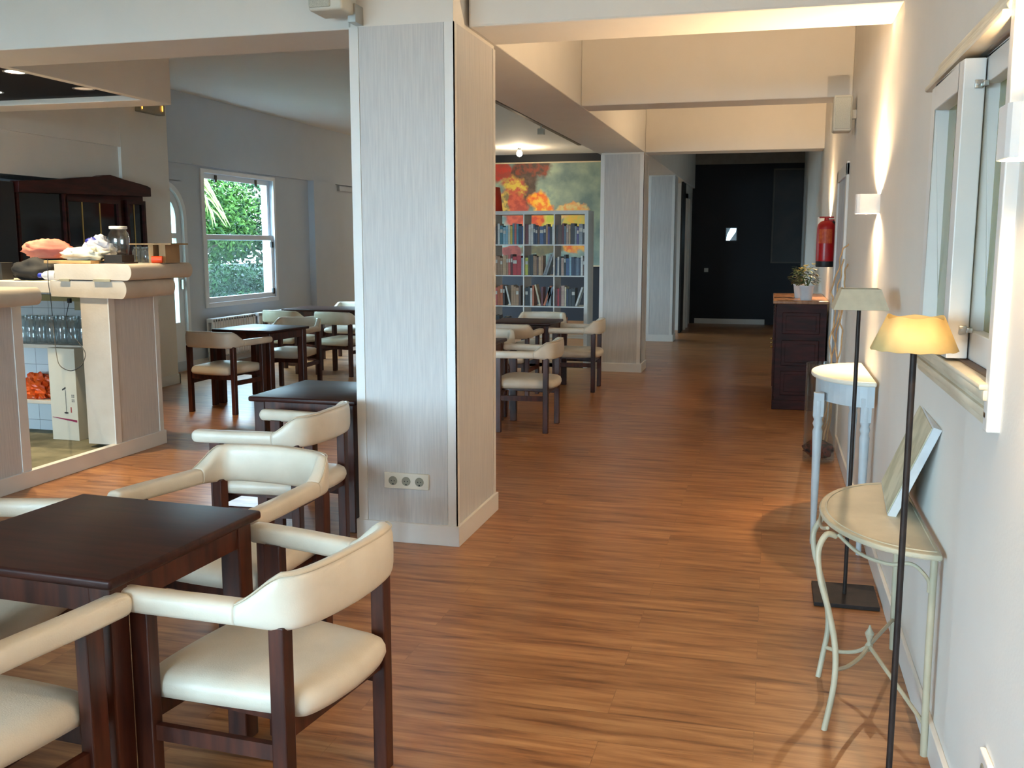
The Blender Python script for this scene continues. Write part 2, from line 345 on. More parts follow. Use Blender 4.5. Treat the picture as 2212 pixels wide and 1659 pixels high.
# ================================================================== RIGHT WALL WINDOW
wn = struct('window_1', MB().box((XR+0.10, WY0, WZ0), (XR+0.19, WY1, WZ0+0.02)).box((XR+0.10, WY0, WZ1-0.02), (XR+0.19, WY1, WZ1)), trim_m)
cream_trim = mat('cream_window_moulding', S(222,212,190), 0.42, col2=S(206,194,170), scale=5)
pane_m = mat('frosted_olive_glass', S(150,142,82), 0.2, col2=S(118,120,74), scale=1.5, stretch=(1,3,1), spec=0.6)
def profile_strip(y0, y1, steps):
    m_ = MB()
    for z0, z1, dx in steps: m_.rbox((XR-dx, y0, z0), (XR+0.001, y1, z1), 0.006)
    return m_
obj('window_sill', profile_strip(2.47, 3.70, ((1.112,1.140,0.016),(1.138,1.162,0.030),(1.160,1.186,0.022),(1.184,1.212,0.040),(1.210,1.226,0.050))), cream_trim, wn, smooth=True)
obj('head_moulding', profile_strip(2.50, 3.66, ((2.060,2.078,0.050),(2.076,2.100,0.036),(2.098,2.124,0.022),(2.122,2.150,0.012))), cream_trim, wn, smooth=True)
obj('side_casing', MB().rbox((XR-0.012, 3.50, 1.22), (XR, 3.56, 2.07), 0.003), trim_m, wn)
obj('side_casing', MB().rbox((XR-0.030, 2.455, 1.112), (XR+0.03, 2.50, 2.16), 0.004), trim_m, wn)
def sash(x0, x1, y0, y1, z0, z1, st, brk):
    f = MB().box((x0,y0,z0),(x1,y0+st,z1)).box((x0,y1-st,z0),(x1,y1,z1)).box((x0,y0+st,z0),(x1,y1-st,z0+st*1.1)).box((x0,y0+st,z1-st),(x1,y1-st,z1))
    s_ = obj('sash', f, trim_m, wn, bevel=0.003)
    obj('pane', MB().box((x1-0.012, y0+st, z0+st*1.1), (x1-0.006, y1-st, z1-st)), pane_m, s_)
    return s_
s1 = sash(XR-0.050, XR+0.005, 2.93, 3.485, 1.235, 2.045, 0.075, 0)
s2 = sash(XR+0.010, XR+0.058, 2.50, 3.02, 1.235, 2.05, 0.07, 0)
for z in (1.305, 1.965):
    obj('latch', MB().rbox((XR-0.022, 2.921, z), (XR-0.002, 2.93, z+0.022), 0.001).rbox((XR-0.004, 2.905, z+0.004), (XR+0.010, 2.93, z+0.018), 0.001).tube([(XR-0.014,2.915,z+0.011),(XR-0.014,2.922,z+0.011)], 0.004, 8), chrome_m, wn, smooth=True)
obj('lower_track', MB().box((XR-0.01, WY0, 1.226), (XR+0.12, WY1, 1.232)), mat('brown_track', S(110,84,64), 0.5), wn)
# back of the closet behind the glass
struct('wall_closet', MB().box((XR+0.19, WY0-0.05, WZ0-0.05), (XR+0.2, WY1+0.05, WZ1+0.05)), wall_m)
# ================================================================== GARDEN WINDOW (left wall)
fr_m = mat('white_window_frame', S(226,230,236), 0.4, var=0.01)
win_glass = glass('clear_pane', (0.93,0.97,0.97,1), 0.05)
wn2 = struct('window_2', MB().box((XL-0.02, WL0-0.07, WLZ0-0.06), (XL+0.02, WL0, WLZ1+0.05)).box((XL-0.02, WL1, WLZ0-0.06), (XL+0.02, WL1+0.06, WLZ1+0.05)).box((XL-0.02, WL0, WLZ0-0.06), (XL+0.02, WL1, WLZ0)).box((XL-0.02, WL0, WLZ1), (XL+0.02, WL1, WLZ1+0.05)), fr_m, bevel=0.004)
zm = 1.63
for (z0, z1, x) in ((zm-0.03, WLZ1, XL-0.07), (WLZ0, zm+0.04, XL-0.03)):
    st = 0.065
    s_ = obj('sash', MB().box((x-0.02,WL0,z0),(x+0.02,WL0+st,z1)).box((x-0.02,WL1-st,z0),(x+0.02,WL1,z1)).box((x-0.02,WL0+st,z0),(x+0.02,WL1-st,z0+st)).box((x-0.02,WL0+st,z1-st),(x+0.02,WL1-st,z1)), fr_m, wn2, bevel=0.003)
    obj('pane', MB().box((x-0.003,WL0+st,z0+st),(x+0.003,WL1-st,z1-st)), win_glass if z0 > 1 else glass('milky_pane', (0.93,0.97,0.97,1), 0.05, 0.02, 0.07, (0.6,0.75,0.8,1)), s_)  # lower pane has a pale diffuse layer mixed in by noise
for y in (11.40, 12.42): obj('catch', MB().box((XL-0.06, y, WLZ1-0.10), (XL-0.04, y+0.05, WLZ1-0.01)), black_m, wn2)
for z in (1.50, 0.84): obj('catch', MB().box((XL-0.02, WL1-0.07, z), (XL+0.005, WL1-0.02, z+0.08)), black_m, wn2)
# unseen window added for light and the big window behind the eye, plain sashes
def plain_window(name, horizontal_axis, a0, a1, z0, z1, at_, n):
    f = MB(); g = MB(); st = 0.06; step = (a1-a0)/n
    def bx(m_, u0, u1, w0, w1, t):
        if horizontal_axis == 'Y': m_.box((at_-t, u0, w0), (at_+t, u1, w1))
        else: m_.box((u0, at_-t, w0), (u1, at_+t, w1))
    bx(f, a0, a1, z0, z0+st, 0.025); bx(f, a0, a1, z1-st, z1, 0.025)
    for k in range(n+1):
        u = a0+k*step; bx(f, max(a0, u-st/2), min(a1, u+st/2), z0+st, z1-st, 0.025)
    bx(g, a0, a1, z0+st, z1-st, 0.002)
    o = struct(name, f, fr_m); obj('pane', g, win_glass, o)
plain_window('added_window', 'Y', 15.95, 19.2, 0.8, 2.60, XL-0.06, 3)
plain_window('window_5', 'X', -6.5, -1.7, 0.45, 2.6, YB-0.08, 4)
# arched garden door
mb = MB()
def arch_ring(mb, r0, r1, x0, x1, zb, yc=10.19, zc=1.86, n=18):
    P = [(yc+r1, zb)] + [(yc+r1*math.cos(PI*i/n), zc+r1*math.sin(PI*i/n)) for i in range(n+1)] + [(yc-r1, zb)]
    Q = [(yc+r0, zb)] + [(yc+r0*math.cos(PI*i/n), zc+r0*math.sin(PI*i/n)) for i in range(n+1)] + [(yc-r0, zb)]
    for i in range(len(P)-1):
        vs = [(x, *p) for x in (x0, x1) for p in (Q[i], P[i], P[i+1], Q[i+1])]
        mb.add(vs, [(0,1,2,3),(7,6,5,4),(0,4,5,1),(1,5,6,2),(2,6,7,3),(3,7,4,0)])
    return mb
arch_ring(mb, 0.365, 0.43, XL-0.02, XL+0.03, 0.0)
d4 = struct('door_4', mb, fr_m, bevel=0.004)
lf = arch_ring(MB(), 0.26, 0.365, XL-0.06, XL-0.015, 0.0).box((XL-0.06, 9.93, 0), (XL-0.015, 10.45, 0.60)).box((XL-0.06, 9.93, 1.62), (XL-0.015, 10.45, 1.68))
obj('door_leaf', lf, fr_m, d4)
pg = MB().prism([(9.93,0.6),(10.45,0.6)]+[(10.19+0.26*math.cos(PI*i/12), 1.86+0.26*math.sin(PI*i/12)) for i in range(13)], 0, 0.004, Matrix.Translation((XL-0.04,0,0)) @ Matrix(((0,0,1,0),(1,0,0,0),(0,1,0,0),(0,0,0,1))))
obj('pane', pg, glass('green_milky_pane', (0.85,0.95,0.88,1), 0.05, 0.02, 0.30, (0.30,0.46,0.36,1)), d4)  # greenish diffuse layer mixed into the glass by noise
obj('door_handle', MB().rbox((XL-0.015, 10.49, 1.0), (XL+0.03, 10.52, 1.12), 0.004), chrome_m, d4)
# radiators
rad_m = mat('white_radiator_enamel', S(232,234,238), 0.35, var=0.01)
def radiator(y0, y1, label):
    t = thing('radiator', (XL+0.09, (y0+y1)/2, 0.09), label, 'radiator')
    n = int((y1-y0)/0.062); p = (y1-y0)/n
    for i in range(n):
        y = y0 + p*i
        c = MB().rbox((XL+0.045, y+0.006, 0.10), (XL+0.075, y+p-0.006, 0.60), 0.008).rbox((XL+0.105, y+0.006, 0.10), (XL+0.135, y+p-0.006, 0.60), 0.008).rbox((XL+0.045, y+0.002, 0.56), (XL+0.135, y+p-0.002, 0.612), 0.012).rbox((XL+0.045, y+0.002, 0.10), (XL+0.135, y+p-0.002, 0.14), 0.012)
        obj('radiator_column', c, rad_m, t, smooth=True)
    for yy in (y0+0.15, y1-0.18):
        for zz in (0.15, 0.5): obj('bracket', MB().box((XL+0.001, yy, zz), (XL+0.05, yy+0.03, zz+0.03)), rad_m, t)
    obj('valve', MB().lathe([(0.018,-0.08),(0.018,0.0),(0.012,0.02)], (XL+0.09, y0-0.02, 0.17), 10).tube([(XL+0.09,y0-0.02,0.09),(XL+0.09,y0-0.02,0.0)], 0.008, 8), chrome_m, t, smooth=True)
radiator(10.92, 12.0, 'white column radiator under the garden window, beside the arched door')
radiator(12.08, 13.1, 'second white column radiator under the garden window, further from the arched door')
# ================================================================== OUTSIDE
struct('ground', MB().box((-40, -15, -0.4), (-7.2, 40, -0.05)).box((-40, -40, -0.4), (20, -4.2, -0.05)), mat('garden_soil', S(66,74,60), 0.9, col2=S(44,54,40), scale=1.5))
struct('wall_garden', MB().box((-13.4, 2, -0.05), (-13.1, 32, 1.05)), mat('mossy_stone', S(84,90,86), 0.9, col2=S(48,56,52), scale=3, bump=0.2))
leaf_m = mat('garden_green_leaves', S(74,104,44), 0.8, col2=S(22,46,22), scale=2.5, spec=0.1)
leaf2_m = mat('dark_green_leaves', S(46,74,40), 0.8, col2=S(16,34,22), scale=2.5, spec=0.1)
bark_m = mat('brown_bark', S(104,88,74), 0.9, col2=S(70,58,50), scale=12, bump=0.4)
def foliage(c, r, n, size, seed):
    R = random.Random(seed); m_ = MB()
    for i in range(n):
        while True:
            d = Vector((R.uniform(-1,1), R.uniform(-1,1), R.uniform(-1,1)))
            if 0.25 < d.length < 1: break
        p = Vector((c[0]+d.x*r[0], c[1]+d.y*r[1], c[2]+d.z*r[2]))
        a = Vector((R.uniform(-1,1), R.uniform(-1,1), R.uniform(-1.2,0.3))).normalized(); b = a.cross(Vector((R.uniform(-1,1), R.uniform(-1,1), 1))).normalized()
        s_ = size*R.uniform(0.6,1.3); nn = a.cross(b)*s_*0.15
        m_.add([p, p+a*s_*0.5+b*s_*0.22+nn, p+a*s_, p+a*s_*0.5-b*s_*0.22+nn], [(0,1,2,3)])
    return m_
def tree(loc, r, h, n, size, label, seed, lm):
    t = thing('tree', loc, label, 'tree', 'trees outside the garden window')
    tr = [Vector((loc[0]+0.12*math.sin(k*1.3+seed), loc[1]+0.1*math.cos(k*1.7+seed), loc[2]+h*k/6)) for k in range(7)]
    m_ = MB().tube(tr, [0.11,0.10,0.09,0.075,0.06,0.045,0.03], 8)
    for k in range(5):
        a = 2*PI*k/5 + seed; m_.tube([tr[3+k%3], tr[3+k%3]+Vector((math.cos(a)*r[0]*0.4, math.sin(a)*r[1]*0.4, 0.5)), tr[3+k%3]+Vector((math.cos(a)*r[0]*0.75, math.sin(a)*r[1]*0.75, 0.7))], [0.04,0.03,0.015], 6)
    obj('trunk', m_, bark_m, t, smooth=True)
    o = obj('crown', foliage((loc[0], loc[1], loc[2]+h), r, n, size, seed), lm, t); o['kind'] = 'stuff'
tree((-10.6, 16.0, -0.05), (1.3, 1.9, 1.05), 2.15, 5600, 0.13, 'bushy green tree outside, on the pillar side of the window view', 3, leaf_m)
tree((-10.4, 18.9, -0.05), (1.3, 1.7, 1.2), 2.3, 4800, 0.13, 'green leafy tree outside near the far edge of the window view', 4, leaf2_m)
tree((-11.6, 13.6, -0.05), (1.2, 1.3, 1.5), 2.3, 4800, 0.13, 'green tree outside seen through the arched door and window edge', 5, leaf_m)
tree((-10.6, 22.6, -0.05), (1.4, 2.0, 1.6), 2.2, 3800, 0.15, 'green leafy tree outside the added unseen window past the pillar', 8, leaf_m)
tree((-15.5, 22.5, -0.05), (1.8, 4.0, 1.5), 1.9, 4600, 0.28, 'wide dark tree standing behind the garden wall', 6, leaf2_m)
for hi, (hx_, hy0, hy1) in enumerate(((-12.5, 11.5, 17.0), (-12.5, 17.2, 24.0))):
    o = single('hedge', foliage((hx_, (hy0+hy1)/2, 0.50), (0.36, (hy1-hy0)/2, 0.62), 4200, 0.12, 20+hi), leaf2_m, ['low dark hedge along the garden wall behind the palm', 'low dark hedge along the garden wall, seen at the pillar side of the window'][hi], 'hedge'); o['kind'] = 'stuff'
pt = thing('palm_tree', (-9.2, 13.4, -0.05), 'palm with pale drooping fronds hanging across the upper window pane', 'palm tree')
obj('trunk', MB().tube([(-9.6,13.2,-0.05),(-9.62,13.25,1.5),(-9.55,13.3,3.4)], [0.16,0.14,0.13], 10), bark_m, pt, smooth=True)
for k in range(14):
    a = 2*PI*k/14 + 0.2; L_ = 1.5; m_ = MB(); spine = []
    for i in range(9):
        u = i/8; spine.append(Vector((-9.55+math.cos(a)*L_*u*0.8, 13.3+math.sin(a)*L_*u, 3.4+0.45*u-1.9*u*u)))
    m_.tube(spine, [0.016-0.0015*i for i in range(9)], 5)
    for i in range(1, 9):
        for q in (-1, 1):
            for e_ in (0, 0.5):
                p = spine[i-1].lerp(spine[i], e_); side = Vector((-math.sin(a)*q, math.cos(a)*q, 0)); tip = p + side*0.22 + Vector((math.cos(a)*0.18, math.sin(a)*0.18, -0.34)); md = p.lerp(tip, 0.45)+Vector((0,0,0.04)); ww = Vector((math.cos(a), math.sin(a), 0))*0.016
                m_.add([p, md+ww, tip, md-ww], [(0,1,2,3)])
    obj('palm_frond', m_, mat('pale_palm_green', S(176,180,104), 0.6, col2=S(116,136,70), scale=3), pt)
# ================================================================== SCONCES AND LAMPS
sc_m = mat('white_plaster_sconce', S(236,232,228), 0.6, var=0.01)
def sconce(y, label, power=SCONCE_W):
    t = thing('wall_sconce', (XR, y, 1.71), label, 'wall lamp', 'up and down plaster sconces along the wall')
    z0, z1, hw, dp, th = 1.71, 1.81, 0.055, 0.118, 0.006
    # a bent plaster sheet, open above and below
    P = [(XR, y-hw), (XR-dp+0.02, y-hw), (XR-dp+0.006, y-hw+0.006), (XR-dp, y-hw+0.02), (XR-dp, y+hw-0.02), (XR-dp+0.006, y+hw-0.006), (XR-dp+0.02, y+hw), (XR, y+hw)]
    Q = [(XR, y-hw+th), (XR-dp+0.022, y-hw+th), (XR-dp+0.010, y-hw+0.012), (XR-dp+th, y-hw+0.022), (XR-dp+th, y+hw-0.022), (XR-dp+0.010, y+hw-0.012), (XR-dp+0.022, y+hw-th), (XR, y+hw-th)]
    m_ = MB()
    for i in range(len(P)-1):
        vs = [(*p, z) for z in (z0, z1) for p in (P[i], P[i+1], Q[i+1], Q[i])]
        m_.add(vs, [(0,1,2,3),(7,6,5,4),(0,4,5,1),(1,5,6,2),(2,6,7,3),(3,7,4,0)])
    obj('shade', m_, sc_m, t)
    obj('back_plate', MB().box((XR-0.006, y-0.03, z0+0.01), (XR, y+0.03, z1-0.01)), chrome_m, t)
    obj('bulb', MB().lathe([(0.002,-0.02),(0.007,-0.014),(0.008,0.0),(0.007,0.014),(0.002,0.02)], (XR-0.055, y, 1.76), 10), emit('halogen_glow', (1,0.85,0.6,1), 40), t, smooth=True)
    for s_, rx in ((1, PI), (-1, 0)):
        light('sconce_light', 'SPOT', (XR-0.050, y, 1.76+s_*0.028), power*(SCONCE_UP if s_ > 0 else 1), WARM, (rx, 0, 0), LAMP_R, spot=math.radians(165), blend=0.35)
        light('sconce_beam', 'SPOT', (XR-0.028, y, 1.76+s_*0.028), power*(4.0 if s_ > 0 else 2.4), WARM, (rx, 0, 0), LAMP_R, spot=math.radians(58), blend=1.0)
sconce(5.50, 'white plaster sconce glowing on the wall above the half-moon table')
sconce(2.07, 'white plaster sconce beside the interior window, half cut off by the picture edge')
sconce(10.0, 'glowing sconce hidden behind the fire extinguisher, its beam striping the wall', SCONCE_W*0.8)
# bar downlights and canopy
CX0, CX1, CY0, CY1 = -6.9, -4.52, 5.10, 6.80
cn = struct('ceiling_canopy', MB().box((CX1-0.06, CY0, ZB-0.01), (CX1, CY1, ZC)).box((CX0, 6.52, ZB-0.01), (CX1-0.06, CY1, ZC)), wall_m, bevel=0.004)
obj('navy_soffit', MB().box((CX0, CY0, ZB+0.03), (CX1-0.06, 6.52, ZB+0.06)), canopy_navy, cn)
for (x, y, lab, on) in ((-4.76, 5.46, 'bright round recessed spotlight in the navy bar ceiling', 1), (-4.80, 6.16, 'dim round recessed spotlight in the navy bar ceiling near its white edge', 0.25), (-5.55, 6.12, 'bright round recessed spotlight at the picture edge of the navy bar ceiling', 1)):
    t = thing('ceiling_spotlight', (x, y, ZB+0.03), lab, 'ceiling light', 'bar downlights')
    obj('ring', MB().open_lathe([(0.062,0.0),(0.075,-0.004),(0.078,0.0)], (x, y, ZB+0.028), 24), chrome_m, t, smooth=True)
    obj('lens', MB().lathe([(0.062,0),(0.0001,-0.002)], (x, y, ZB+0.0275), 24), emit('spot_lens' if on == 1 else 'dim_lens', (1,0.9,0.75,1), 6 if on == 1 else 0.04), t)
    light('downlight', 'SPOT', (x, y, ZB+0.015), 42*on if on == 1 else 2, (1,0.80,0.50), (0,0,0), 0.025, spot=math.radians(84), blend=0.25)
# insect lamp under the bar ceiling
t = thing('insect_killer_lamp', (-6.395, 9.0, 2.68), 'small grey insect lamp with two orange glowing tubes high on the pier', 'insect lamp')
# (placed on the pier face)
q0 = PX(302, 240, X=-6.34); q1 = PX(352, 216, X=-6.34)
obj('case', MB().rbox((-6.40, q0.y, q0.z), (-6.32, q1.y, q1.z), 0.008), mat('grey_case', S(150,146,132), 0.5), t)
for (a, b) in ((307, 229), (351, 235)):
    p = PX(a, b, X=-6.31); obj('glow_tube', MB().tube([(p.x, p.y, p.z-0.028), (p.x, p.y, p.z+0.028)], 0.005, 8), emit('orange_glow', (1,0.45,0.05,1), 1.0), t)
# library ceiling bulb and track
bp_ = PX(1122, 331, Z=3.24)
t = thing('ceiling_bulb', (bp_.x, bp_.y, ZC), 'bare glowing bulb on the ceiling in front of the large painting', 'light bulb')
obj('socket', MB().lathe([(0.03,0),(0.035,-0.03),(0.02,-0.06)], (bp_.x, bp_.y, ZC), 12), chrome_m, t, smooth=True)
obj('bulb', MB().lathe([(0.02,-0.05),(0.045,-0.085),(0.055,-0.12),(0.045,-0.155),(0.001,-0.175)], (bp_.x, bp_.y, ZC), 16), emit('bulb_glow', (1,0.85,0.6,1), 25), t, smooth=True)
light('bulb_light', 'POINT', (bp_.x, bp_.y, ZC-0.22), 8, (1,0.78,0.5), size=0.05)
t = thing('track_rail', (-3.43, 15, ZC), 'long dark track rail fixed along the library ceiling', 'track rail')
obj('rail', MB().box((-3.46, 8.0, ZC-0.035), (-3.40, 17.7, ZC)), mat('grey_brown_track', S(96,84,76), 0.5), t)
hp = PX(1164, 284, Z=ZC-0.12)
obj('spot_head', MB().tube([(-3.43, hp.y, ZC-0.03), (-3.43, hp.y, ZC-0.08)], 0.012, 8).rbox((-3.48, hp.y-0.05, ZC-0.17), (-3.38, hp.y+0.05, ZC-0.08), 0.01), white_m, t)
# speakers
def speaker(a, b, label, mount, face):
    t = thing('wall_speaker', ((a[0]+b[0])/2, (a[1]+b[1])/2, a[2]), label, 'speaker')
    obj('case', MB().rbox(a, b, 0.014, seg=3), mat('pale_grey_speaker_plastic', S(206,204,192), 0.5, var=0.02), t, smooth=True)
    obj('grille', MB().rbox(face[0], face[1], 0.006), mat('speaker_grille_fabric', S(196,196,184), 0.8, col2=S(170,170,160), scale=300), t)
    obj('bracket', MB().box(*mount), chrome_m, t)
    return t
speaker((-2.175, 4.42, 2.645), (-2.0, 4.60, 2.95), 'pale grey loudspeaker fixed high on the beam beside the big pillar', ((-2.03, 4.55, 2.615), (-1.99, 4.66, 2.70)), ((-2.17, 4.412, 2.66), (-2.06, 4.425, 2.94)))
speaker((0.375, 7.30, 2.33), (0.50, 7.47, 2.575), 'white loudspeaker on the side wall under the second ceiling beam', ((0.49, 7.36, 2.42), (0.53, 7.42, 2.48)), ((0.385, 7.292, 2.345), (0.49, 7.302, 2.56)))
# fire extinguisher
ex, ey = 0.445, 8.98
t = thing('fire_extinguisher', (ex, ey, 1.37), 'red fire extinguisher hung on the side wall above the chest', 'fire extinguisher')
obj('cylinder', MB().lathe([(0.070,0.02),(0.076,0.03),(0.078,0.06),(0.078,0.33),(0.072,0.36),(0.05,0.385),(0.025,0.395)], (ex, ey, 1.36), 24), red_m, t, smooth=True)
obj('base', MB().lathe([(0.074,0.0),(0.077,0.01),(0.077,0.055),(0.0001,0.055)], (ex, ey, 1.355), 24), black_m, t, smooth=True)
obj('valve_head', MB().lathe([(0.02,0.39),(0.018,0.42)], (ex, ey, 1.36), 10).rbox((ex-0.06, ey-0.012, 1.775), (ex+0.06, ey+0.012, 1.79), 0.004).rbox((ex-0.02, ey-0.012, 1.745), (ex+0.065, ey+0.012, 1.765), 0.004), red_m, t)
obj('hose', MB().tube(smooth_path([(ex+0.05,ey,1.76),(ex+0.075,ey-0.03,1.70),(ex+0.074,ey-0.03,1.55),(ex+0.074,ey-0.02,1.45)]), 0.008, 8), black_m, t, smooth=True)
lb = MB()
for i in range(7):
    a0 = -2.5+1.6*i/7; a1 = -2.5+1.6*(i+1)/7; R_ = 0.0785
    lb.add([(ex+R_*math.cos(a),ey+R_*math.sin(a),z) for a,z in ((a0,1.56),(a1,1.56),(a1,1.68),(a0,1.68))], [(0,1,2,3)])
obj('label_sticker', lb, mat('orange_label', S(206,96,44), 0.5, col2=S(180,60,34), scale=30), t)
obj('wall_bracket', MB().box((ex+0.07, ey-0.03, 1.52), (XR, ey+0.03, 1.56)), black_m, t)
# ================================================================== FLOOR LAMPS
def floor_lamp(x, y, label, sm, glow):
    t = thing('floor_lamp', (x, y, 0), label, 'floor lamp')
    obj('base', MB().rbox((x-0.135, y-0.14, 0), (x+0.135, y+0.14, 0.018), 0.002), iron_m, t)
    obj('pole', MB().tube([(x, y, 0.018), (x, y, 0.7), (x, y, 1.29)], 0.0085, 10), iron_m, t, smooth=True)
    jag = lambda g, i: (0, (0.0035*math.sin(g*5+0.5)+0.002*math.sin(g*3)) if i else 0.0012*math.sin(g*13))
    sh = MB().open_lathe([(0.108,0.0),(0.070,0.085)] if glow else [(0.120,0.0),(0.082,0.085)], (x, y, 1.28), 48, jag=jag if glow else None)
    if not glow:
        sh = MB()
        for k in range(4): pass
        b_, t_ = 0.110, 0.078
        Q = [(-1,-1),(1,-1),(1,1),(-1,1)]
        vs = [(x+sx*b_, y+sy*b_, 1.28) for sx,sy in Q] + [(x+sx*t_, y+sy*t_, 1.365) for sx,sy in Q]
        sh.add(vs, [(0,1,5,4),(1,2,6,5),(2,3,7,6),(3,0,4,7)])
    s_ = obj('lamp_shade', sh, sm, t, smooth=glow)
    so = s_.modifiers.new('thick', 'SOLIDIFY'); so.thickness = 0.002
    obj('bulb_holder', MB().lathe([(0.012,0),(0.016,0.01),(0.016,0.04)], (x, y, 1.285), 12), black_m, t)
    return t
floor_lamp(0.365, 2.70, 'floor lamp with thin dark pole and wavy parchment shade, standing before the metal console', shade_m, True)
floor_lamp(0.365, 4.38, 'floor lamp with plain linen shade and dark square base between the two consoles', shade2_m, False)
# ================================================================== HALF-MOON CONSOLE (white)
def half_ellipse(xw, yc, hy, dx, n=24, inset=0):
    return [(xw, yc-hy+inset)] + [(xw-(dx-inset)*math.sin(PI*i/n), yc-(hy-inset)*math.cos(PI*i/n)) for i in range(1, n)] + [(xw, yc+hy-inset)]
t = thing('half_moon_table', (0.4, 5.39, 0), 'tall half-moon table with cream top and pale blue-grey turned legs against the wall', 'console table')
hx, yc_, hy_, dx_ = 0.515, 5.39, 0.42, 0.29
obj('tabletop', MB().prism(half_ellipse(hx, yc_, hy_, dx_), 0.862, 0.886), constop_m, t, bevel=0.008)
obj('apron', MB().prism(half_ellipse(hx-0.005, yc_, hy_, dx_, inset=0.03), 0.755, 0.862), cons_m, t)
prof = [(0.012,0.0),(0.014,0.02),(0.013,0.05),(0.019,0.30),(0.022,0.50),(0.025,0.60),(0.019,0.62),(0.026,0.64),(0.020,0.66),(0.027,0.68),(0.027,0.76)]
for (lx, ly) in ((0.258, 5.16), (0.475, 5.03), (0.475, 5.75)):
    obj('leg', MB().lathe(prof, (lx, ly, 0), 16).box((lx-0.025, ly-0.025, 0.68), (lx+0.025, ly+0.025, 0.80)), cons_m, t, smooth=True)
# ================================================================== METAL CONSOLE
t = thing('metal_console_table', (0.4, 3.43, 0), 'sage grey half-round metal console with curved legs, holding the small canvas', 'console table')
hx, yc_, hy_, dx_ = 0.515, 3.43, 0.46, 0.325
obj('tabletop', MB().prism(half_ellipse(hx, yc_, hy_, dx_, 36), 0.632, 0.650), irong_m, t, bevel=0.006)
ins = half_ellipse(hx-0.012, yc_, hy_, dx_, 36, inset=0.035)
obj('inlay_rim', MB().tube([(a,b,0.650) for a,b in ins]+[(ins[0][0],ins[0][1],0.650)], 0.003, 6), irong_m, t, smooth=True)
def legpath(pts, y0, y1):
    n_ = len(pts); return smooth_path([PX(a, b, Y=y0+(y1-y0)*i/(n_-1)) for i,(a,b) in enumerate(pts)], 5)
fl_ = legpath([(1806,1158),(1785,1155),(1768,1190),(1772,1250),(1790,1320),(1804,1400),(1801,1480),(1780,1577)], 3.22, 3.112)
obj('leg', MB().tube(fl_, 0.010, 10), irong_m, t, smooth=True)
fl2 = legpath([(1775,1120),(1758,1150),(1760,1195),(1775,1250),(1787,1310),(1788,1360),(1776,1420),(1767,1462)], 3.62, 3.515)
obj('leg', MB().tube(fl2, 0.010, 10), irong_m, t, smooth=True)
for y in (3.02, 3.84): obj('leg', MB().tube(smooth_path([(0.500,y,0.632),(0.500,y,0.35),(0.502,y,0.15),(0.505,y,0.0)]), 0.011, 10), irong_m, t, smooth=True)
ctr = Vector((0.375, 3.43, 0.17))
def cur(a, b, dip): 
    a = Vector(a); b = Vector(b); m1 = a.lerp(b, 0.35)-Vector((0,0,dip)); m2 = a.lerp(b, 0.75)-Vector((0,0,dip)); return smooth_path([a, m1, m2, b], 6)
n1 = fl_[-8]; n2 = fl2[-8]
st = MB().tube(cur(n1, ctr, 0.02), 0.007, 8).tube(cur(n2, ctr, 0.02), 0.007, 8).tube(cur((0.502,3.02,0.10), ctr, 0.0), 0.007, 8).tube(cur((0.502,3.84,0.12), ctr, 0.0), 0.007, 8)
obj('stretcher', st, irong_m, t, smooth=True)
obj('finial', MB().lathe([(0.006,-0.02),(0.014,0.0),(0.006,0.015),(0.013,0.035),(0.016,0.045),(0.007,0.06),(0.002,0.075)], ctr, 12), irong_m, t, smooth=True)
# brackets and swags under the top
sw = MB().tube(smooth_path([(0.24,3.20,0.625),(0.30,3.13,0.59),(0.38,3.06,0.585),(0.44,3.03,0.60),(0.485,3.02,0.56),(0.49,3.02,0.52)]), 0.006, 8)
obj('scroll_brace', sw, irong_m, t, smooth=True)
sw = MB().tube(smooth_path([(0.21,3.27,0.625),(0.197,3.36,0.60),(0.196,3.46,0.60),(0.21,3.58,0.625)]), 0.006, 8)
obj('scroll_brace', sw, irong_m, t, smooth=True)
# canvas leaning on it
A = Vector((0.405, 3.38, 0.652)); U = Vector((0.034, 0.50, 0)).normalized(); B2 = Vector((0.100, -0.17, 0.335)); W_ = 0.47
U = Vector((0.03, 0.49, 0)); nrm = B2.cross(U).normalized()
if nrm.x > 0: nrm = -nrm
t = thing('leaning_canvas', A, 'small pale canvas leaning askew against the wall on the metal console', 'picture')
def slab(a, u, v, n0, n1, nrm):
    vs = [a+nrm*k+p for k in (n0, n1) for p in (Vector((0,0,0)), u, u+v, v)]
    return MB().add(vs, [(0,1,2,3),(7,6,5,4),(0,4,5,1),(1,5,6,2),(2,6,7,3),(3,7,4,0)])
obj('canvas_front', slab(A+U*0.02+B2*0.02, U*0.96, B2*0.96, 0.0, 0.003, nrm), mat('faded_canvas_print', S(206,200,176), 0.7, col2=S(176,172,146), scale=7, contrast=(0.45,0.6)), t)
obj('stretcher_frame', slab(A, U, B2, -0.026, 0.0, nrm), mat('white_canvas_edge', S(214,220,224), 0.6), t)
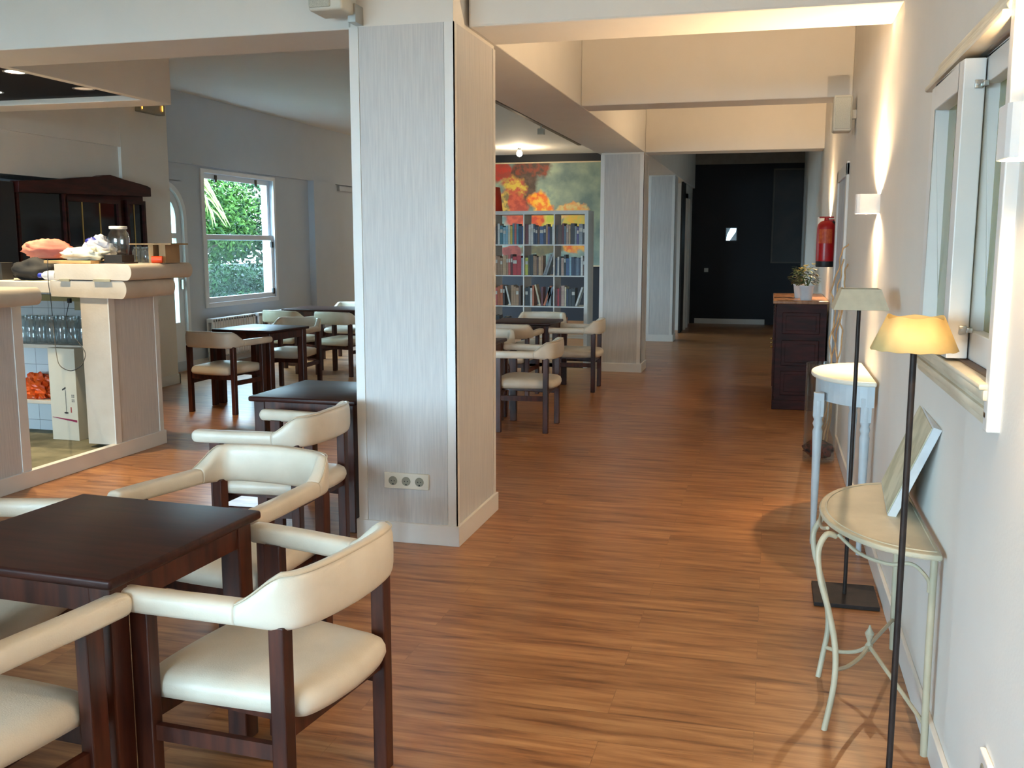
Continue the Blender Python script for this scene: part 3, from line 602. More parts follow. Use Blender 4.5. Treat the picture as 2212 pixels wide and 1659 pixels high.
# ================================================================== GLASS VASE WITH BRANCHES
vx, vy = 0.375, 7.22
t = thing('glass_vase', (vx, vy, 0), 'tall clear glass cylinder vase with dark red stones standing behind the half-moon table', 'vase')
g_m = glass('vase_glass', (0.90,0.90,0.88,1), 0.10)
obj('glass_wall', MB().open_lathe([(0.108,0.0),(0.110,0.01),(0.110,0.715),(0.104,0.715),(0.104,0.03),(0.0005,0.03)], (vx, vy, 0), 36), g_m, t, smooth=True)
o = obj('stones', MB().blob((vx, vy, 0.09), (0.097,0.097,0.058), 3, 0.3, 4, 24, 12, ridge=0.3), mat('dark_red_stones', S(120,40,30), 0.5, col2=S(28,20,20), scale=26, contrast=(0.45,0.55)), t, smooth='all'); o['kind'] = 'stuff'
tw_m = mat('raffia_twig', S(206,170,124), 0.7, col2=S(176,138,96), scale=20)
twig_pts = [[(1752,975),(1772,930),(1785,880),(1798,800),(1792,740),(1803,690),(1800,650),(1796,625),(1812,580),(1818,545),(1832,528)],
            [(1775,965),(1790,900),(1800,840),(1808,770),(1800,720),(1812,680),(1806,640),(1815,600),(1822,560)],
            [(1785,960),(1795,890),(1812,800),(1820,730),(1815,690),(1826,640),(1824,600),(1830,570)],
            [(1765,970),(1785,900),(1788,830),(1800,760),(1812,700),(1822,650),(1818,620)]]
for i, P in enumerate(twig_pts):
    y_ = vy - 0.03 + 0.02*i
    pts = [PX(a, b, Y=y_) for a, b in P]
    for p in pts: p.x = min(p.x, 0.512)
    if pts[0].z < 0.10: pts[0].z = 0.10
    for q in pts:
        if q.z < 0.71: q.x = vx + max(-0.09, min(0.09, q.x-vx))
    path = smooth_path(pts, 8)
    path = [p + Vector((0.004*math.sin(k*0.9+i), 0.014*math.sin(k*0.7+2*i), 0)) if 2 < k else p for k, p in enumerate(path)]
    for p in path: p.x = min(p.x, 0.515)
    single('curly_branch', MB().tube(path, 0.0055, 7), tw_m, ['pale curly branch in the glass vase, tallest one reaching the door casing', 'pale curly branch in the glass vase, standing beside the tallest one', 'pale curly branch in the glass vase, lying closest to the wall', 'pale curly branch in the glass vase, shortest of the bunch'][i], 'branch', 'curly branches in the glass vase', smooth=True)
# ================================================================== CHEST WITH PLANTS
cy0, cy1, cx0, cz = 9.45, 10.9, 0.045, 1.03
t = thing('wooden_chest', (0.28, (cy0+cy1)/2, 0), 'tall dark red wooden chest with panelled end standing along the side wall', 'chest')
obj('carcass', MB().box((cx0+0.015, cy0+0.015, 0.06), (XR-0.02, cy1, cz-0.03)), dkwood_m, t)
obj('plinth', MB().box((cx0, cy0, 0.0), (XR-0.02, cy1, 0.09)), dkwood_m, t, bevel=0.006)
obj('chest_top', MB().rbox((cx0-0.02, cy0-0.02, cz-0.03), (XR-0.005, cy1+0.02, cz), 0.008), mat('polished_reddish_top', S(168,126,92), 0.3, col2=S(132,90,62), scale=4, stretch=(6,1,1)), t)
for (z0, z1) in ((0.72, 0.92), (0.42, 0.66), (0.14, 0.37)):
    f_ = MB()
    for d_ in (0.0, 0.03): f_.rbox((cx0+0.07+d_, cy0-0.004*(1+d_*20), z0+d_), (XR-0.08-d_, cy0+0.016, z1-d_), 0.005)
    obj('end_panel', f_, dkwood_m, t)
for k in range(3):
    y0_ = cy0+0.08+k*0.45; obj('door', MB().rbox((cx0, y0_, 0.12), (cx0+0.016, y0_+0.40, 0.97), 0.005).rbox((cx0-0.008, y0_+0.06, 0.20), (cx0+0.004, y0_+0.34, 0.90), 0.005), dkwood_m, t)
    obj('knob', MB().blob((cx0-0.018, y0_+0.36, 0.55), (0.012,0.012,0.012), 1, 0), brass_m, t, smooth='all')
pot_m = mat('white_ceramic_pot', S(226,232,240), 0.35, var=0.02)
def plant(x, y, s, label, flowers, seed):
    t = thing('potted_plant', (x, y, cz), label, 'potted plant')
    obj('pot', MB().open_lathe([(0.0005,0.0),(0.048,0.0),(0.052,0.01),(0.066,0.125),(0.069,0.128),(0.069,0.135),(0.060,0.135),(0.056,0.11),(0.0005,0.11)], (x, y, cz), 24), pot_m, t, smooth=True)
    R = random.Random(seed); lf_ = MB(); 
    for i in range(150*s):
        a = R.uniform(0, 2*PI); e = R.uniform(-0.2, 1.1); rr = R.uniform(0.05, 0.11); p = Vector((x+math.cos(a)*math.cos(e)*rr, y+math.sin(a)*math.cos(e)*rr, cz+0.17+math.sin(e)*rr*1.6))
        d = Vector((math.cos(a), math.sin(a), R.uniform(-0.6,0.5))).normalized(); b_ = d.cross(Vector((0,0,1))).normalized()
        lf_.add([p, p+d*0.022+b_*0.014, p+d*0.044-Vector((0,0,0.006)), p+d*0.022-b_*0.014], [(0,1,2,3)])
    obj('leaves', lf_, mat('dark_plant_leaves', S(62,88,48), 0.45, col2=S(30,50,28), scale=20), t)
    obj('stems', MB().tube([(x,y,cz+0.10),(x+0.01,y,cz+0.2)], 0.006, 6).tube([(x,y,cz+0.10),(x-0.04,y-0.02,cz+0.22)], 0.005, 6).tube([(x,y,cz+0.10),(x+0.04,y+0.01,cz+0.21)], 0.005, 6), mat('green_stem', S(70,96,50), 0.6), t)
    if flowers:
        for i in range(16):
            a = R.uniform(0,2*PI); rr = R.uniform(0.0, 0.075); fx, fy, fz = x-0.015+math.cos(a)*rr, y+math.sin(a)*rr, cz+0.30+R.uniform(-0.05,0.04)
            f_ = MB()
            for k in range(6):
                g = 2*PI*k/6; d = Vector((math.cos(g), math.sin(g), 0.5)); b_ = Vector((-math.sin(g), math.cos(g), 0)); p = Vector((fx,fy,fz))
                f_.add([p, p+d*0.014+b_*0.011, p+d*0.030, p+d*0.014-b_*0.011], [(0,1,2,3)])
            obj('blossom', f_, mat('cream_yellow_petals', S(250,240,170), 0.6, col2=S(235,205,90), scale=40), t)
pp = PX(1738, 643, Z=cz); plant(pp.x, 9.62, 1, 'white pot of cream yellow flowers at the near edge of the dark chest', True, 2)
plant(pp.x-0.045, 10.0, 1, 'second white plant pot on the dark chest, half hidden behind the flowering one', False, 5)
# wall sockets
so = PX(880, 1040, Y=4.64)
t = thing('triple_socket', (-1.795, 4.642, 0.33), 'white triple power socket low on the grey pillar', 'power socket')
obj('plate', MB().rbox((-1.918, 4.628, 0.288), (-1.672, 4.642, 0.372), 0.004), mat('cream_socket_plastic', S(226,222,208), 0.4, var=0.01), t)
for k in range(3):
    cx_ = -1.868+k*0.073
    Ms = Matrix.Translation((cx_, 4.627, 0.33)) @ Matrix.Rotation(PI/2, 4, 'X')
    s_ = obj('socket_well', MB().lathe([(0.024,0.0),(0.0235,0.002),(0.019,0.0015),(0.0001,0.001)], (0,0,0), 20, M=Ms), mat('socket_shadow_grey', S(150,148,132), 0.5), t, smooth=True)
    obj('pin_hole', MB().lathe([(0.003,0.0),(0.0001,0.001)], (-0.008,0,0.002), 8, M=Ms).lathe([(0.003,0.0),(0.0001,0.001)], (0.008,0,0.002), 8, M=Ms).box((-0.004,-0.020,0.001),(0.004,-0.014,0.003), M=Ms), black_m, s_)
t = thing('power_socket', (XR, 2.3, 0.30), 'pale socket plate low on the side wall at the picture corner', 'power socket')
p = PX(2118, 1612, X=XR-0.012)
obj('plate', MB().rbox((XR-0.014, p.y-0.09, p.z-0.09), (XR, p.y, p.z), 0.004), trim_m, t)
obj('socket_well', MB().lathe([(0.024,0.0),(0.019,0.0015),(0.0001,0.001)], (0,0,0), 20, M=Matrix.Translation((XR-0.0145, p.y-0.045, p.z-0.045)) @ Matrix.Rotation(-PI/2, 4, 'Y')), mat('socket_shadow_grey', S(150,148,132), 0.5), t)
# ================================================================== TABLES
def make_table():
    t = thing('cafe_table', (0,0,0), 'x', 'table', 'square mahogany tables')
    h, top = 0.34, 0.73
    obj('tabletop', MB().rbox((-h,-h,top-0.028), (h,h,top), 0.009, seg=3), woodh_m, t, smooth=True)
    a = h-0.03; q = 0.022
    obj('apron', MB().box((-a,-a,top-0.10), (a,-a+q,top-0.028)).box((-a,a-q,top-0.10), (a,a,top-0.028)).box((-a,-a+q,top-0.10), (-a+q,a-q,top-0.028)).box((a-q,-a+q,top-0.10), (a,a-q,top-0.028)), wood_m, t)
    for sx in (-1,1):
        for sy in (-1,1):
            x1, y1 = sx*(h-0.024), sy*(h-0.024); obj('leg', MB().rbox((x1, y1, 0), (x1-sx*0.068, y1-sy*0.068, top-0.029), 0.005), wood_m, t)
    return t
tb0 = make_table()
tables = [(-1.865, 2.325, -3, 1.0, 1.0, 'mahogany table ringed by four cream armchairs, largest in view'),
          (-2.415, 5.03, 0, 0.93, 1, 'mahogany table half hidden behind the big grey pillar'),
          (-4.885, 8.70, -6, 1, 1, 'mahogany table by the garden window, its top mirroring pale green daylight'),
          (-5.40, 11.62, 0, 1.9, 1, 'wide dark table in the window room with chairs on both long sides'),
          (-2.555, 10.25, 0, 1, 1, 'mahogany table in front of the bookshelf, beside the second pillar'),
          (-2.575, 7.93, 0, 1, 1, 'mahogany table showing only its corner past the big pillar')]
for i, (x, y, r_, sx, sy, lab) in enumerate(tables):
    t = tb0 if i == 0 else copy_tree(tb0)
    t.location = (x, y, 0); t.rotation_euler = (0,0,math.radians(r_)); t.scale = (sx, sy, 1); t['label'] = lab
# ================================================================== ARMCHAIRS
def band(stations, u0, u1, cap0, cap1, n=20):
    """sweeps a padded section along the horseshoe: stations (x, y, half thickness, z low, z high)"""
    m_ = MB(); S_ = stations[u0:u1+1]; vs = []; k = len(S_)
    for i, (x, y, h, z0, z1) in enumerate(S_):
        j = u0+i; a = stations[max(j-1,0)]; b = stations[min(j+1,len(stations)-1)]
        tx, ty = b[0]-a[0], b[1]-a[1]; l = math.hypot(tx, ty); nx, ny = ty/l, -tx/l
        zc, hz = (z0+z1)/2, (z1-z0)/2
        for q in range(n):
            g = 2*PI*q/n; c_, s_ = math.cos(g), math.sin(g)
            e = 0.62; cx_ = math.copysign(abs(c_)**e, c_); sz_ = math.copysign(abs(s_)**e, s_)
            vs.append((x+nx*h*cx_, y+ny*h*cx_, zc+hz*sz_))
    fs = [(i*n+q, i*n+(q+1)%n, (i+1)*n+(q+1)%n, (i+1)*n+q) for i in range(k-1) for q in range(n)]
    fs += [tuple(range(n-1,-1,-1)), tuple((k-1)*n+q for q in range(n))]
    return m_.add(vs, fs)
def chair_stations():
    half = [(0.300,0.305),(0.301,0.27),(0.296,0.18),(0.286,0.08),(0.276,0.0),(0.268,-0.08),(0.257,-0.15),(0.235,-0.208),(0.190,-0.238),(0.10,-0.254),(0,-0.260)]
    P = smooth_path([(x,y,0) for x,y in half], 8)
    out = []
    L_ = [0]
    for i in range(1, len(P)): L_.append(L_[-1]+(P[i]-P[i-1]).length)
    t0, t1 = L_[int(8*5.25)], L_[int(8*6.9)]
    for i, p in enumerate(P):
        s_ = max(0, min(1, (L_[i]-t0)/(t1-t0))); s2 = 0.6*s_+0.4*s_*s_*(3-2*s_); e = max(0, 1-L_[i]/0.022); sh = math.sqrt(max(0.05, 1-e*e))
        zt = 0.683 + (0.758-0.683)*s2 + 0.006*max(0,(L_[i]-t1))/0.25; zb = 0.622 - 0.010*s2; zc = (zt+zb)/2
        h = (0.033*(1-s2)+0.026*s2)
        out.append((p.x, p.y, h*(0.55+0.45*sh), zc-(zc-zb)*sh, zc+(zt-zc)*sh))
    full = out + [(-x, y, h, a, b) for (x, y, h, a, b) in reversed(out[:-1])]
    return full, int(8*5.3)
def make_chair():
    t = thing('armchair', (0,0,0), 'x', 'chair', 'cream leather armchairs')
    st_, k = chair_stations(); n = len(st_)
    obj('armrest', band(st_, 0, k, 1, 0), lth_m, t, smooth='all'); obj('armrest', band(st_, n-1-k, n-1, 0, 1), lth_m, t, smooth='all')
    bk = obj('backrest', band(st_, k, n-1-k, 0, 0), lth_m, t, smooth='all')
    pth = []
    for j in range(k, n-k):
        x, y, h, z0, z1 = st_[j]; a = st_[max(j-1,0)]; b = st_[min(j+1,n-1)]; tx, ty = b[0]-a[0], b[1]-a[1]; l = math.hypot(tx,ty); nx, ny = ty/l, -tx/l
        pth.append((x-nx*h*0.93*(-1 if True else 1)*-1 if False else x+nx*h*0.80, y+ny*h*0.80, z1-0.0035))
    # outer side: pick the sign that lies further from the middle
    p0 = st_[n//2]; 
    if pth[len(pth)//2][1] > p0[1]:
        pth = []
        for j in range(k, n-k):
            x, y, h, z0, z1 = st_[j]; a = st_[max(j-1,0)]; b = st_[min(j+1,n-1)]; tx, ty = b[0]-a[0], b[1]-a[1]; l = math.hypot(tx,ty); nx, ny = ty/l, -tx/l
            pth.append((x-nx*h*0.80, y-ny*h*0.80, z1-0.0035))
    obj('piping', MB().tube(pth, 0.0022, 6), pip_m, bk, smooth=True)
    for sx in (-1, 1):
        obj('leg', MB().rbox((sx*0.240-0.021,-0.219,0), (sx*0.240+0.021,-0.174,0.625), 0.004), wood_m, t)
        obj('leg', MB().rbox((sx*0.278-0.019,0.172,0), (sx*0.278+0.019,0.232,0.63), 0.004), wood_m, t)
        M_ = Matrix.Translation((sx*0.259, 0, 0)) @ Matrix.Rotation(sx*-math.atan2(0.038,0.40), 4, 'Z')
        obj('side_rail', MB().box((-0.010,-0.18,0.268), (0.010,0.175,0.310), M_), wood_m, t)
    obj('seat_frame', MB().box((-0.222,-0.205,0.318), (0.222,-0.180,0.368)).box((-0.262,0.185,0.318), (0.262,0.21,0.368)).box((-0.2,-0.18,0.345), (-0.17,0.185,0.368)).box((0.17,-0.18,0.345), (0.2,0.185,0.368)), wood_m, t)
    out = [(0,-0.268),(0.10,-0.262),(0.178,-0.246),(0.208,-0.222),(0.217,-0.165),(0.232,-0.05),(0.245,0.06),(0.254,0.15),(0.256,0.20),(0.240,0.235),(0.18,0.255),(0.08,0.262),(0,0.264)]
    sp = smooth_path([(x,y,0) for x,y in out], 4); ring = sp + [Vector((-p.x,p.y,0)) for p in reversed(sp[1:-1])]; nr = len(ring)
    rings = [(0.90,0.362),(0.97,0.370),(1.0,0.390),(0.995,0.408),(0.965,0.426),(0.90,0.438),(0.75,0.446),(0.5,0.451),(0.2,0.453)]
    vs = [(p.x*s_, p.y*s_, z) for s_, z in rings for p in ring]
    fs = [(i*nr+j, i*nr+(j+1)%nr, (i+1)*nr+(j+1)%nr, (i+1)*nr+j) for i in range(len(rings)-1) for j in range(nr)] + [tuple(range(nr-1,-1,-1)), tuple((len(rings)-1)*nr+j for j in range(nr))]
    obj('seat', MB().add(vs, fs), lth_m, t, smooth='all')
    return t
ch0 = make_chair()
chairs = [(-1.296, 2.325, 82, 'cream armchair in full view, turned away from the pillar towards the big mahogany table'),
          (-1.872, 1.745, -3, 'cream armchair cut off at the bottom corner, on the camera side of the big table'),
          (-1.885, 3.135, 172, 'cream armchair behind the big mahogany table, its backrest facing the bar'),
          (-2.42, 2.44, -82, 'cream armchair mostly hidden beyond the big mahogany table, on its bar side'),
          (-2.304, 4.29, 88.5, 'cream armchair standing sideways between the big table and the half hidden table'),
          (-4.923, 8.07, -5.4, 'cream armchair with its back to the camera at the table by the garden window'),
          (-4.962, 9.43, 176, 'cream armchair facing the camera across the table by the garden window'),
          (-4.940, 10.74, -11, 'cream armchair at the wide dark table, closer to the big pillar, back turned'),
          (-5.665, 10.82, -12, 'cream armchair at the wide dark table, in front of the radiators, back turned'),
          (-5.560, 12.25, 176, 'cream armchair on the far side of the wide dark table'),
          (-1.960, 7.96, 91, 'cream armchair seen side-on at the table corner past the big pillar'),
          (-1.985, 10.28, 92, 'cream armchair seen side-on next to the second grey pillar'),
          (-2.577, 10.97, 181, 'cream armchair right in front of the bookshelf, facing the camera'),
          (-2.593, 9.60, 4, 'cream armchair with its back turned, at the table in front of the bookshelf'),
          (-2.574, 8.60, 182, 'cream armchair peeking past the big pillar behind the small table corner')]
for i, (x, y, r_, lab) in enumerate(chairs):
    t = ch0 if i == 0 else copy_tree(ch0)
    t.location = (x, y, 0); t.rotation_euler = (0,0,math.radians(r_)); t['label'] = lab
# ================================================================== BOOKSHELF
SX1, SY, SD = PX(1271, 458, Y=12.05).x, 12.05, 0.39
dv = 0.015; chh = PX(1180, 528, Y=SY).z - PX(1180, 595, Y=SY).z - dv; cw = PX(1197.5, 595, Y=SY).x - PX(1132, 595, Y=SY).x - dv
t = thing('bookshelf', (-3.36, SY, 0), 'tall white cube bookshelf filled with books, standing before the painting', 'bookshelf')
zs = [PX(1180, 528, Y=SY).z-4*(chh+dv)+0.0*k for k in (0,)]
for k in range(4): zs.append(zs[-1]+chh+dv)
SZ = zs[-1]+chh+0.045; print('SHELF', zs, SZ, SX1, cw)
xs = [SX1-0.045-cw]
for k in range(4): xs.append(xs[-1]-dv-cw)
SX0 = xs[-1]-0.045
obj('outer_frame', MB().box((SX1-0.045,SY,0), (SX1,SY+SD,SZ)).box((SX0,SY,0), (SX0+0.045,SY+SD,SZ)).box((SX0+0.045,SY,0), (SX1-0.045,SY+SD,zs[0])).box((SX0+0.045,SY,SZ-0.045), (SX1-0.045,SY+SD,SZ)), white_m, t)
for k in range(4): obj('shelf_board', MB().box((SX0+0.045,SY+0.002,zs[k]+chh), (SX1-0.045,SY+SD,zs[k]+chh+dv)), white_m, t)
for k in range(4): obj('divider', MB().box((xs[k]-dv,SY+0.001,zs[0]), (xs[k],SY+SD-0.001,SZ-0.045)), white_m, t)
BC = {'brown':(92,62,48),'dark brown':(52,36,32),'white':(214,214,210),'teal':(70,124,140),'light blue':(138,178,196),'cream':(214,200,168),'yellow':(206,176,70),'red':(178,34,40),'navy':(36,48,78),'maroon':(104,24,32),'blue':(66,92,138),'purple':(84,70,128),'dark green':(38,52,44),'black':(24,24,28),'grey':(140,142,146),'pinkish':(188,156,140),'tan':(168,132,100),'light tan':(192,160,124),'lime yellow':(196,196,70),'orange':(190,104,58),'grey blue':(96,112,132),'olive':(74,72,44),'coral':(196,92,82),'dark red':(92,26,26)}
cells = {(0,2): ['dark brown','white','teal*','light blue*','light blue','cream','yellow','teal','coral','teal','navy*','blue'],
 (0,1): ['maroon*','white','white','navy','navy','brown','blue*','navy','tan','purple','black','white'],
 (0,0): ['dark brown','brown*','maroon','grey blue','pinkish','light tan','dark brown*','grey','purple','grey*','dark brown'],
 (1,2): ['tan','tan','tan','light tan*','tan','coral','dark red','red*','red*','grey'],
 (1,1): ['lime yellow*','olive','black*','tan','tan','brown','light tan*','tan','grey/','grey/'],
 (1,0): ['navy','white','black','pinkish*','black','blue*','light blue','navy*','navy','grey blue*','navy','white','brown'],
 (2,2): ['coral','orange*','orange*','dark brown','white\\','tan*','tan','tan*','brown'],
 (2,1): ['black*','black','white','orange','cream\\','maroon','orange/','grey blue/','grey*'],
 (2,0): ['dark red','red','maroon','pinkish*','cream','navy','black*','black*','white/'],
 (0,3): ['blue','white','purple','grey'], (1,3): ['navy','maroon','black'], (2,3): ['dark green','orange','yellow'],
 (3,2): ['black*','dark brown*','black*'], (3,1): ['dark brown*','maroon*','dark brown'], (3,0): ['olive/','dark brown','orange*']}
ORD = ['first','second','third','fourth','fifth','sixth','seventh','eighth','ninth','tenth','eleventh','twelfth','thirteenth']
ROWN = ['top row','second row','third row','fourth row']; COLN = ['compartment beside the pillar','middle compartment','compartment two away from the middle' ,'compartment cut off by the big pillar']
COLN = ['cell beside the pillar', 'second cell from pillar', 'third cell from pillar', 'fourth cell from pillar']
def make_book(wd, ht, dp, col, Mx):
    a = 0.003
    return None
bk_i = 0
for (row, col), lst in cells.items():
    R = random.Random(row*10+col); zb = zs[4-row]; xl = xs[col]; n = len(lst)
    fixed = sum(1 for b in lst if b[-1] in '/\\')
    ws = [(0.044 if b.endswith('*') else 0.026)*R.uniform(0.85,1.15) for b in lst]
    tot = sum(ws) + 0.11*bool(fixed); avail = cw-0.012
    if col == 3: x = xl + cw - 0.006 - sum(ws)
    else:
        f = min(1.35, avail/tot); ws = [q*f for q in ws]; x = xl + 0.005
    lean_seen = 0
    for k, b in enumerate(lst):
        nm = b.rstrip('*/\\'); lean = 1 if b.endswith('/') else -1 if b.endswith('\\') else 0
        wd = ws[k]; ht = R.uniform(0.215, 0.262) + (0.03 if lean else 0); dp = R.uniform(0.15, 0.20); ang = 0
        if lean: ang = lean*math.radians(19 if lean > 0 else -14*-1)
        if lean > 0 and lean_seen == 0: pass
        cmat = mat('book_cover_'+nm.replace(' ','_'), S(*BC[nm]), 0.45, var=0.12, scale=14, stretch=(1,1,3))
        xo = x
        Mx = Matrix.Translation((x, SY+0.035, zb+0.0005))
        if lean > 0: Mx = Matrix.Translation((x+ht*math.sin(ang)*0.0, SY+0.035, zb+0.0005+wd*0)) @ Matrix.Translation((0,0,wd*math.sin(ang))) @ Matrix.Rotation(ang, 4, 'Y'); adv = wd*math.cos(ang)+0.004
        elif lean < 0: Mx = Matrix.Translation((x+ht*math.sin(-ang)+0.0, SY+0.035, zb+0.0005)) @ Matrix.Rotation(ang, 4, 'Y'); adv = wd + ht*math.sin(abs(ang))*1.0
        else: adv = wd
        bt = thing('book', (xo, SY+0.035, zb), '%s book, %s from the window side, %s, %s' % (nm, ORD[k], COLN[col], ROWN[row]), 'book', 'books on the white bookshelf')
        cov = MB().box((0.0005,0.0,0), (0.0030,dp,ht), Mx).box((wd-0.0035,0,0), (wd-0.001,dp,ht), Mx).box((0.0030,0,0), (wd-0.0035,0.003,ht), Mx)
        obj('cover', cov, cmat, bt)
        obj('pages', MB().box((0.0031,0.0031,0.003), (wd-0.0036,dp-0.004,ht-0.004), Mx), mat('book_pages', S(214,204,184), 0.8), bt)
        if R.random() < 0.4 and wd > 0.025: obj('title_band', MB().box((0.003,-0.0006,ht*0.62), (wd-0.0035,0.0,ht*0.8), Mx), mat('pale_title_band', S(206,202,192), 0.5), bt)
        x += adv + 0.0008
# the painting behind it, on the far navy wall
def painting_material(x0, z0, W, Hh):
    M = bpy.data.materials.new('abstract_painting'); M.use_nodes = True; nt = M.node_tree; N = nt.nodes; L = nt.links; b = N['Principled BSDF']; b.inputs['Roughness'].default_value = 0.6
    tc = N.new('ShaderNodeTexCoord'); nz = N.new('ShaderNodeTexNoise'); nz.inputs['Scale'].default_value = 2.6; nz.inputs['Detail'].default_value = 6; L.new(tc.outputs['Object'], nz.inputs['Vector'])
    ma = N.new('ShaderNodeVectorMath'); ma.operation = 'MULTIPLY_ADD'; ma.inputs[1].default_value = (0.55,0,0.55); L.new(nz.outputs['Color'], ma.inputs[0])
    sb = N.new('ShaderNodeVectorMath'); sb.operation = 'SUBTRACT'; sb.inputs[1].default_value = (0.275,0,0.275); L.new(tc.outputs['Object'], ma.inputs[2]); L.new(ma.outputs[0], sb.inputs[0])
    r = N.new('ShaderNodeValToRGB'); r.color_ramp.elements[0].position = 0.35; r.color_ramp.elements[0].color = S(92,116,118); r.color_ramp.elements[1].position = 0.7; r.color_ramp.elements[1].color = S(150,168,150); L.new(nz.outputs[0], r.inputs[0])
    cur_ = r.outputs[0]
    def blob(px, pz, rx, rz, c1, c2, soft=0.25):
        nonlocal cur_
        P = PX(px, pz, Y=YF-0.05)
        s_ = N.new('ShaderNodeVectorMath'); s_.operation = 'SUBTRACT'; s_.inputs[1].default_value = (P.x, 0, P.z); L.new(sb.outputs[0], s_.inputs[0])
        m_ = N.new('ShaderNodeVectorMath'); m_.operation = 'MULTIPLY'; m_.inputs[1].default_value = (1/rx, 0, 1/rz); L.new(s_.outputs[0], m_.inputs[0])
        l_ = N.new('ShaderNodeVectorMath'); l_.operation = 'LENGTH'; L.new(m_.outputs[0], l_.inputs[0])
        mr = N.new('ShaderNodeMapRange'); mr.inputs[1].default_value = 1; mr.inputs[2].default_value = 1-soft; L.new(l_.outputs['Value'], mr.inputs[0])
        n2 = N.new('ShaderNodeTexNoise'); n2.inputs['Scale'].default_value = 9; L.new(tc.outputs['Object'], n2.inputs['Vector'])
        r2 = N.new('ShaderNodeValToRGB'); r2.color_ramp.elements[0].position = 0.42; r2.color_ramp.elements[0].color = c1; r2.color_ramp.elements[1].position = 0.58; r2.color_ramp.elements[1].color = c2; L.new(n2.outputs[0], r2.inputs[0])
        mx = N.new('ShaderNodeMix'); mx.data_type = 'RGBA'; L.new(mr.outputs[0], mx.inputs[0]); L.new(cur_, mx.inputs[6]); L.new(r2.outputs[0], mx.inputs[7]); cur_ = mx.outputs[2]
    dkb = S(70,54,48); k = 0.0093
    blob(1125, 400, 42*k, 62*k, dkb, S(88,70,60)); blob(1150, 362, 55*k, 20*k, S(128,58,40), dkb); blob(1075, 370, 30*k, 30*k, S(176,52,36), S(150,60,46))
    blob(1180, 425, 30*k, 40*k, S(150,170,150), S(120,146,142), 0.8)
    blob(1108, 418, 30*k, 42*k, S(204,180,70), S(178,84,60)); blob(1110, 455, 34*k, 40*k, S(164,66,50), S(196,88,60)); blob(1090, 440, 14*k, 34*k, S(120,108,72), S(206,170,80))
    blob(1162, 432, 27*k, 25*k, S(238,166,40), S(226,96,34)); blob(1172, 450, 22*k, 30*k, S(240,196,70), S(232,120,40)); blob(1160, 480, 24*k, 20*k, S(220,110,40), S(196,70,40))
    blob(1188, 480, 24*k, 24*k, S(176,186,70), S(200,190,90)); blob(1225, 455, 46*k, 16*k, S(206,190,130), S(214,150,90)); blob(1242, 480, 32*k, 26*k, S(190,180,84), S(212,170,70))
    blob(1240, 532, 30*k, 18*k, S(214,160,70), S(206,96,44)); blob(1170, 540, 60*k, 16*k, S(84,80,58), S(100,90,60)); blob(1105, 545, 26*k, 22*k, S(110,44,36), S(130,56,44))
    L.new(cur_, b.inputs['Base Color']); return M
p0 = PX(1071, 355, Y=YF); PZ0 = PX(1071, 572, Y=YF-0.05).z
px0, px1, pz0, pz1 = p0.x, p0.x+2.75, PZ0, p0.z
t = thing('painting', ((px0+px1)/2, YF-0.02, pz0), 'huge abstract painting of orange, yellow and grey-green patches behind the bookshelf', 'painting')
pc = MB().box((-(px1-px0)/2, -0.02, 0), ((px1-px0)/2, 0.0, pz1-pz0))
o = obj('canvas', MB().box((px0, YF-0.04, pz0), (px1, YF-0.01, pz1)), painting_material(px0, pz0, px1-px0, pz1-pz0), t)
# object coordinates equal the room's when the canvas has its origin at the room's origin
for v in o.data.vertices: v.co += Vector(t.location)
o.location = -Vector(t.location)
fw = 0.025
obj('frame', MB().box((px0-fw,YF-0.05,pz0-fw),(px0,YF,pz1+fw)).box((px1,YF-0.05,pz0-fw),(px1+fw,YF,pz1+fw)).box((px0,YF-0.05,pz0-fw),(px1,YF,pz0)).box((px0,YF-0.05,pz1),(px1,YF,pz1+fw)), mat('pale_wood_frame', S(206,190,160), 0.5), t)
# red lamp
rp = PX(1046, 435, Y=12.2)
t = thing('floor_lamp', (rp.x, 12.2, 0), 'floor lamp with bright red-orange shade between bookshelf and big pillar', 'floor lamp')
zt_, zb_ = PX(1070, 405, Y=12.2).z, PX(1070, 465, Y=12.2).z
obj('lamp_shade', MB().open_lathe([(0.245,zb_),(0.205,zt_)], (rp.x, 12.2, 0), 32), mat('red_orange_shade', S(214,56,26), 0.6), t, smooth=True).modifiers.new('thick','SOLIDIFY').thickness = 0.003
obj('pole', MB().tube([(rp.x,12.2,0.02),(rp.x,12.2,zt_-0.05)], 0.012, 10), chrome_m, t); obj('base', MB().lathe([(0.14,0),(0.14,0.012),(0.02,0.02)], (rp.x,12.2,0), 24), chrome_m, t, smooth=True)
# ================================================================== BAR
BF = -4.57
br = thing('bar_counter', (-5.2, 6.2, 0), 'grey panelled bar front with white trim and an open gap in its middle', 'bar counter')
obj('bar_front', MB().box((BF-0.10, 3.2, 0.1), (BF, 5.13, 1.17)), wall_m, br)
obj('bar_front', MB().box((BF-0.23, 5.985, 0.1), (BF, 6.555, 1.17)), counter_m, br)
obj('wallpaper_panel', MB().box((BF, 3.2, 0.107), (BF+0.004, 5.06, 1.16)), paper_m, br)
obj('wallpaper_panel', MB().box((BF, 6.045, 0.107), (BF+0.004, 6.51, 1.16)), paper_m, br)
obj('corner_trim', MB().box((BF, 5.06, 0.107), (BF+0.009, 5.136, 1.165)), trim_m, br); obj('corner_trim', MB().box((BF, 5.98, 0.107), (BF+0.009, 6.045, 1.165)), trim_m, br); obj('corner_trim', MB().box((BF, 6.51, 0.107), (BF+0.009, 6.56, 1.165)), trim_m, br)
